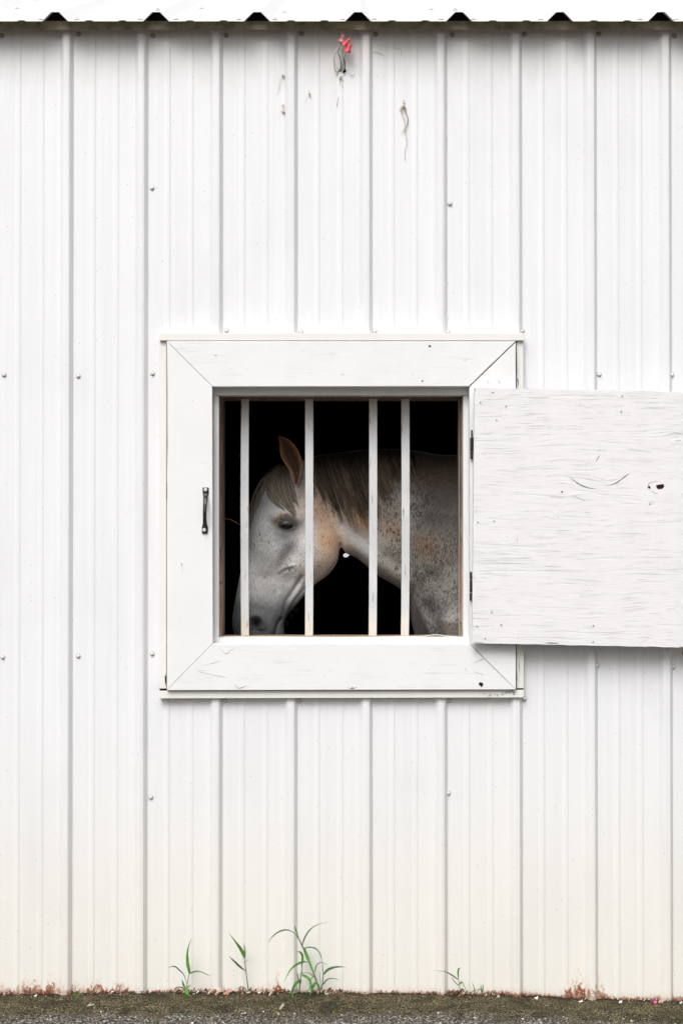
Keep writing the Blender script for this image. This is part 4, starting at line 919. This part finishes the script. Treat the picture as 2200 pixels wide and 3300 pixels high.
fl = np.full(n, .50); fl = np.where(hx_ > 1180, .62 + .38 * np.clip((hx_ - 1180) / 120, 0, 1), fl); fl *= (1 - dk)
fl += .35 * gauss(925, 1662, 40, 14) + .3 * gauss(930, 1830, 40, 50) + .12 * gauss(860, 1740, 50, 60) + .2 * gauss(1060, 1740, 60, 90)
fl *= 1 - .8 * gauss(1150, 1740, 50, 40)
ca = hme.color_attributes.new('coat_and_shade', 'FLOAT_COLOR', 'POINT'); ca.data.foreach_set('color', np.hstack([cc, np.clip(fl, 0, 1)[:, None]]).astype(np.float32).ravel())
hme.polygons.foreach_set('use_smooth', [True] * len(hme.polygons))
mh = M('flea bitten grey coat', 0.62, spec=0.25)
att = mh.n('ShaderNodeAttribute', attribute_name='coat_and_shade'); p = mh.pos
# hair direction runs down and back: stretch the flecks that way
rot = mh.n('ShaderNodeMapping', {'Vector': p, 'Rotation': (0, R(-22), 0), 'Scale': (1.0, 1.0, 0.36)}).outputs[0]
f1 = mh.noise(rot, 215, 2, .5); f2 = mh.noise(mh.vadd(rot, (4, 2, 9)), 470, 2, .6); dens = mh.noise(p, 18, 2)
th = mh.math('SUBTRACT', .80, mh.math('MULTIPLY', att.outputs['Alpha'], mh.mr(dens, .3, .7, .22, .34)))
fle = mh.math('MULTIPLY', mh.math('SUBTRACT', f1, th), 22.0, clamp=True)
fle2 = mh.math('MULTIPLY', mh.math('MULTIPLY', mh.math('SUBTRACT', f2, mh.math('ADD', th, -.03)), 16.0, clamp=True), .6)
hair = mh.noise(mh.n('ShaderNodeMapping', {'Vector': p, 'Rotation': (0, R(-22), 0), 'Scale': (1.0, 1.0, 0.12)}).outputs[0], 620, 3, .6)
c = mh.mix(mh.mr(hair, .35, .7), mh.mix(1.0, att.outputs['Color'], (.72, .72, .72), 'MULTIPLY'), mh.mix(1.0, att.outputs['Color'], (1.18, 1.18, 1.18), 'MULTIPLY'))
c = mh.mix(mh.math('MULTIPLY', mh.math('MAXIMUM', fle, fle2), .78), c, (.028, .02, .016))
mh.col(c).nor(mh.bump(hair, .35, .0012)); mh.b.inputs['Sheen Weight'].default_value = .15
HMAT = mh.m

# --- ears (joined into the same mesh)
def resample(pts, m_):
    c_ = cat(pts, 8); d = [0]
    for a, b in zip(c_[:-1], c_[1:]): d.append(d[-1] + np.linalg.norm(b - a))
    return [np.array([np.interp(d[-1] * k / (m_ - 1), d, [q[i] for q in c_]) for i in range(2)]) for k in range(m_)]
EL = resample([(946, 1560), (944, 1540), (934, 1517), (920, 1497), (908, 1477), (902, 1454), (901.5, 1431), (897, 1408)], 22)
ER = resample([(962, 1560), (967, 1540), (972, 1518), (973, 1495), (967, 1467), (955, 1443), (932, 1417), (900, 1404)], 22)
def ear(bm, sgn):
    A = []; nv = 13
    for k in range(22):
        l, r_ = EL[k], ER[k]; t = k / 21; row = []; yb = YM - .108 + .038 * min(1, t * 1.6)
        wpx = r_[0] - l[0]
        for j in range(nv):
            v = 2 * j / (nv - 1) - 1; mid = (l + r_) / 2; q = mid + (r_ - l) / 2 * v
            cup = (1 - v * v) * (.034 * (1 - t) ** .5 * min(1, wpx * .06) * min(1, .15 + t * 4)) ; near = -.012 * (1 - t) * abs(v)
            pt = P(q[0], q[1], yb); row.append((pt.x, pt.y + cup + near, pt.z))
        A.append(row)
    def mk(off):
        rows_ = []
        for k in range(22):
            row = []
            for j in range(nv):
                x, y, z = A[k][j]; y2 = y + off * (.006 if 0 < j < nv - 1 and k < 21 else .0005)
                row.append(bm.verts.new((x, y2 if sgn < 0 else 2 * YM - y2, z)))
            rows_.append(row)
        for k in range(21):
            for j in range(nv - 1): bm.faces.new((rows_[k][j], rows_[k][j + 1], rows_[k + 1][j + 1], rows_[k + 1][j]))
        return rows_
    a, b = mk(0), mk(1)
    for k in range(21):
        for j in (0, nv - 1): bm.faces.new((a[k][j], a[k + 1][j], b[k + 1][j], b[k][j]))
EARV = []
bm = bmesh.new(); ear(bm, -1); ear(bm, 1); bmesh.ops.recalc_face_normals(bm, faces=bm.faces)
eme = bpy.data.meshes.new('e'); bm.to_mesh(eme); bm.free()
# eyelids
bvh = BVHTree.FromPolygons([tuple(v) for v in co], [tuple(pl.vertices) for pl in hme.polygons])
def hit(px, py, off=0.0):
    """nearest body surface point straight ahead of a photo point near the median plane"""
    q = P(px, py, YM - .08); h = bvh.ray_cast(Vector((q.x, -0.5, q.z)), Vector((0, 1, 0)))
    if h[0] is None: return None
    q = P(px, py, h[0].y); h2 = bvh.ray_cast(Vector((q.x, -0.5, q.z)), Vector((0, 1, 0)))
    v = (h2[0] if h2[0] is not None else h[0]).copy(); v.y -= off; return v
ec = hit(925, 1691); EYC = Vector((ec.x, ec.y + .011, ec.z)); ERAD = Vector((.035, .0215, .022)); ETILT = R(-6)
def ellips(bm, c0, rad, tilt, keep, nu=36, nv_=24):
    g = {}
    for i in range(nv_ + 1):
        for j in range(nu):
            th_, ph = math.pi * i / nv_, 2 * math.pi * j / nu
            v = Vector((math.sin(th_) * math.cos(ph), -math.cos(th_), math.sin(th_) * math.sin(ph)))
            g[i, j] = v
    vm = {}
    def gv(i, j):
        j %= nu
        if (i, j) not in vm:
            v = g[i, j]; q = Vector((v.x * rad.x, v.y * rad.y, v.z * rad.z)); x = q.x * math.cos(tilt) - q.z * math.sin(tilt); z = q.x * math.sin(tilt) + q.z * math.cos(tilt)
            vm[i, j] = bm.verts.new(c0 + Vector((x, q.y, z)))
        return vm[i, j]
    for i in range(nv_):
        for j in range(nu):
            m_ = (g[i, j] + g[i + 1, j] + g[i + 1, (j + 1) % nu] + g[i, (j + 1) % nu]) / 4
            if keep(m_):
                vs = []
                for a in (gv(i, j), gv(i + 1, j), gv(i + 1, j + 1), gv(i, j + 1)):
                    if all((a.co - b.co).length > 1e-7 for b in vs): vs.append(a)
                if len(vs) > 2:
                    try: bm.faces.new(vs)
                    except ValueError: pass
bm = bmesh.new()
lid = lambda v: v.y < .35 and (v.z > .40 - .60 * v.x * v.x or v.z < -.50 + .46 * v.x * v.x)
for sgn in (-1, 1):
    c0 = EYC.copy();
    if sgn > 0: c0.y = 2 * YM - EYC.y
    if sgn < 0: ellips(bm, c0, ERAD * 1.10, ETILT, lid, 48, 40)
    else: ellips(bm, c0, ERAD * 1.10, ETILT, lambda v: lid(Vector((v.x, -v.y, v.z))), 48, 40)
lme = bpy.data.meshes.new('l'); bm.to_mesh(lme); bm.free()
bm = bmesh.new(); bm.from_mesh(hme); cl = bm.verts.layers.float_color['coat_and_shade']
n1 = len(bm.verts); bm.from_mesh(eme); bm.verts.ensure_lookup_table()
for ei, v in enumerate(bm.verts[n1:]):
    ev_ = 1 - abs(2 * (ei % 13) / 12 - 1) ; t = min(1, max(0, (v.co.z - Q(950, 1520).z) / .10)); kk = 1.25 - 1.0 * min(1, ev_ * 1.6) * (1 if t > -.2 else .5); v[cl] = ((.42 - .12 * t) * kk, (.22 - .07 * t) * kk, (.11 - .05 * t) * kk, .12)  # ear centre darkened: shade inside the cup painted into the colour
n2 = len(bm.verts); bm.from_mesh(lme); bm.verts.ensure_lookup_table()
for v in bm.verts[n2:]: v[cl] = (.055, .052, .052, .0)
for f_ in bm.faces: f_.smooth = True
bm.to_mesh(hme); bm.free()
horse = empty('horse', (Q(1560, 1800).x, YM, 0)); tag(horse, 'flea bitten grey horse looking left behind the window bars, head lowered', 'horse')
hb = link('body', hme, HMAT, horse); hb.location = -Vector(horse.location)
HO = -Vector(horse.location)
# eyes
meye = M('dark wet eye', 0.04, color=(.004, .003, .0025), spec=.28).m
for sgn in (-1, 1):
    bm = bmesh.new(); c0 = EYC.copy()
    if sgn > 0: c0.y = 2 * YM - EYC.y
    ellips(bm, c0, ERAD, ETILT, lambda v: True, 28, 20); o = obj('eye', bm, meye, horse, smooth=True); o.location = HO
# hair
def hairmat(name, a, b, rough=.45):
    m = M(name, rough, spec=.4); at = m.n('ShaderNodeAttribute', attribute_name='tint'); n_ = m.noise(m.vscale(m.pos, (300, 300, 20)), 1.0, 2)
    m.col(m.mix(m.mr(m.math('ADD', at.outputs['Fac'], m.math('MULTIPLY', m.math('SUBTRACT', n_, .5), .4)), 0, 1), a, b)); return m.m
class Hair:
    def __init__(s): s.v = []; s.f = []; s.t = []
    def strand(s, pts, r, tint):
        """pts: list of Vector; thin three sided tube tapering to the tip"""
        n_ = len(pts); b0 = len(s.v); prev = Vector((0, 1, 0))
        for i, q in enumerate(pts):
            t = (pts[min(i + 1, n_ - 1)] - pts[max(i - 1, 0)]); t = t.normalized() if t.length > 0 else Vector((0, 0, -1))
            u = (prev - t * prev.dot(t)); u = u.normalized() if u.length > 1e-5 else Vector((1, 0, 0)); w = t.cross(u); rr_ = r * (1 - .8 * (i / (n_ - 1)) ** 2)
            for k in range(3):
                a = 2 * math.pi * k / 3; s.v.append(q + (u * math.cos(a) + w * math.sin(a)) * rr_); s.t.append(tint * min(1, .15 + 1.3 * i / (n_ - 1)))  # roots tinted darker, painting in the shade at the top of the mane
            if i:
                for k in range(3): a, b = b0 + (i - 1) * 3 + k, b0 + (i - 1) * 3 + (k + 1) % 3; s.f.append((a, b, b + 3, a + 3))
    def build(s, name, mat, parent):
        me = bpy.data.meshes.new(name); me.from_pydata([tuple(v) for v in s.v], [], s.f); at = me.attributes.new('tint', 'FLOAT', 'POINT'); at.data.foreach_set('value', s.t)
        o = link(name, me, mat, parent, smooth=True); o.location = HO; return o
def drape(path, off0, jit=0.0):
    out = []; last = None
    for k, (x, y) in enumerate(path):
        h = hit(x, y)
        if h is None:
            q = P(x, y, last if last is not None else YM)
        else: q = h; q.y -= off0
        last = q.y; out.append(Vector(q))
    for _ in range(2):
        for i in range(1, len(out) - 1): out[i].y = (out[i - 1].y + out[i].y + out[i + 1].y) / 3
    return out
# mane falls on the near side
rnd = random.Random(5); hm = Hair()
crest = [(985, 1476), (1040, 1468), (1119, 1457), (1190, 1450), (1270, 1449), (1330, 1454)]
crl = resample(crest, 200)
for k in range(1150):
    t = rnd.random() ** 1.05; cpt = crl[min(199, int(t * 199))]
    lock = math.floor(t * 60); lr = random.Random(lock)
    Lh = (122 + 56 * lr.random() + rnd.gauss(0, 18)) * (1 if t < .55 else 1 - .5 * (t - .55) / .45) * (0.75 if t < .06 else 1)
    Lh *= (.72 + .5 * math.sin(math.pi * min(1, t * 1.2 + .12))) * rnd.uniform(.72, 1.12)
    if t > .72 and rnd.random() < (t - .72) * 2.6: continue
    lean = 50 + 30 * lr.random() + rnd.gauss(0, 7); sx = cpt[0] + rnd.uniform(-2, 2); sy_ = cpt[1] + rnd.uniform(0, 12)
    lk = (lr.random() - .5) * 16
    pts = []
    for i in range(9):
        u = i / 8; x = sx + lean * (u ** 1.15) * Lh / 190 * (1 if t > .03 else .7) + lk * u; y = sy_ + Lh * u - 4 * math.sin(u * 3); pts.append((x, y))
    hm.strand(drape(pts, .003 + .008 * rnd.random() + .005 * lr.random()), .0011 + .0006 * rnd.random(), min(1, max(0, .35 * lr.random() + .5 * rnd.random() ** 1.6)))
hm.build('mane', hairmat('dark brown mane hair', (.010, .007, .005), (.30, .215, .14)), horse)
# forelock
hf = Hair()
FL = [[(912, 1498), (893, 1525), (890, 1560), (905, 1600), (930, 1640), (964, 1672)], [(905, 1496), (885, 1525), (872, 1560), (886, 1600), (905, 1630), (928, 1655)], [(918, 1498), (912, 1530), (918, 1570), (930, 1610), (945, 1640), (958, 1668)],
      [(896, 1500), (872, 1530), (848, 1575), (826, 1625), (810, 1675), (802, 1730)], [(890, 1504), (862, 1533), (840, 1565), (818, 1615), (803, 1660), (796, 1700)], [(905, 1500), (888, 1530), (880, 1570), (876, 1600), (890, 1625), (905, 1645)],
      [(925, 1500), (925, 1530), (935, 1560), (944, 1590), (955, 1615), (968, 1650)]]
WTS = [6, 4, 5, 1.8, 1.8, 1.5, 1.2]
for k in range(430):
    i = rnd.choices(range(7), WTS)[0]; base = FL[i]; j = rnd.gauss(0, 1); sp0 = 4 if i in (3, 4) else 6
    L_ = rnd.uniform(.7, 1); pts = resample([(x + j * (2 + sp0 * math.sin(math.pi * min(1, q / 4.2))), y + rnd.gauss(0, .6)) for q, (x, y) in enumerate(base)], 12)
    pts = pts[:max(6, int(12 * L_))]
    hf.strand(drape(pts, .003 + .009 * rnd.random()), .0009 + .0005 * rnd.random(), rnd.random())
hf.build('forelock', hairmat('pale dun forelock hair', (.07, .058, .04), (.38, .325, .245)), horse)
# lashes and whiskers
hl = Hair()
for k in range(20):
    u = k / 19; x = 903 + 42 * u; y0_ = 1684 - 5 * math.sin(math.pi * u); q = P(x, y0_, EYC.y - .026)
    hl.strand([q, q + Vector((.001 * (u - .5), -.006, -.002)), q + Vector((.003 * (u - .5), -.011, -.008)), q + Vector((.004 * (u - .5), -.012, -.013))], .00022, rnd.random() * .6)
hl.build('eyelashes', hairmat('pale lashes', (.3, .3, .3), (.5, .5, .5)), horse)
hw = Hair()
for k in range(22):
    x, y = rnd.choice([(965, 1945), (950, 1965), (935, 1982), (920, 2005), (916, 2030), (890, 2062)]); x += rnd.uniform(-6, 6); y += rnd.uniform(-4, 4); q = Q(x, y - 6); L_ = rnd.uniform(.008, .03)
    hw.strand([q, q + Vector((rnd.uniform(-.002, .004), rnd.uniform(-.006, .006), -L_ * .5)), q + Vector((rnd.uniform(-.002, .008), rnd.uniform(-.01, .01), -L_))], .00015, rnd.random())
hw.build('whiskers', hairmat('chin whiskers', (.15, .14, .13), (.5, .5, .48)), horse)
ht = Hair()
for k in range(260):
    q = Vector((Q(2870, 1700).x, YM, Q(2870, 1640).z)) + Vector((rnd.uniform(-.01, .03), rnd.uniform(-.03, .03), rnd.uniform(-.03, .03))); L_ = rnd.uniform(.7, 1.0); s_ = rnd.uniform(-.05, .05)
    q.y += .16; ht.strand([q, q + Vector((.07, s_ * .3, -.05)), q + Vector((.10, s_, -L_ * .4)), q + Vector((.07, s_ * 1.3, -L_))], .002, rnd.random())
ht.build('tail', hairmat('tail hair', (.05, .045, .04), (.3, .28, .25)), horse)
# thin straw stalk at the left jamb
bm = bmesh.new(); c0 = P(722, 1672, .12)
tube(bm, [P(a, b, .12) - c0 for a, b in cat([(721, 1672), (738, 1673), (754, 1680), (772, 1692)], 5)], .0004, 5)
o = obj('straw_stalk', bm, plain('straw', (.35, .2, .1), .8), smooth=True); o.location = c0; tag(o, 'thin curved straw stalk sticking out of the left jamb', 'straw')
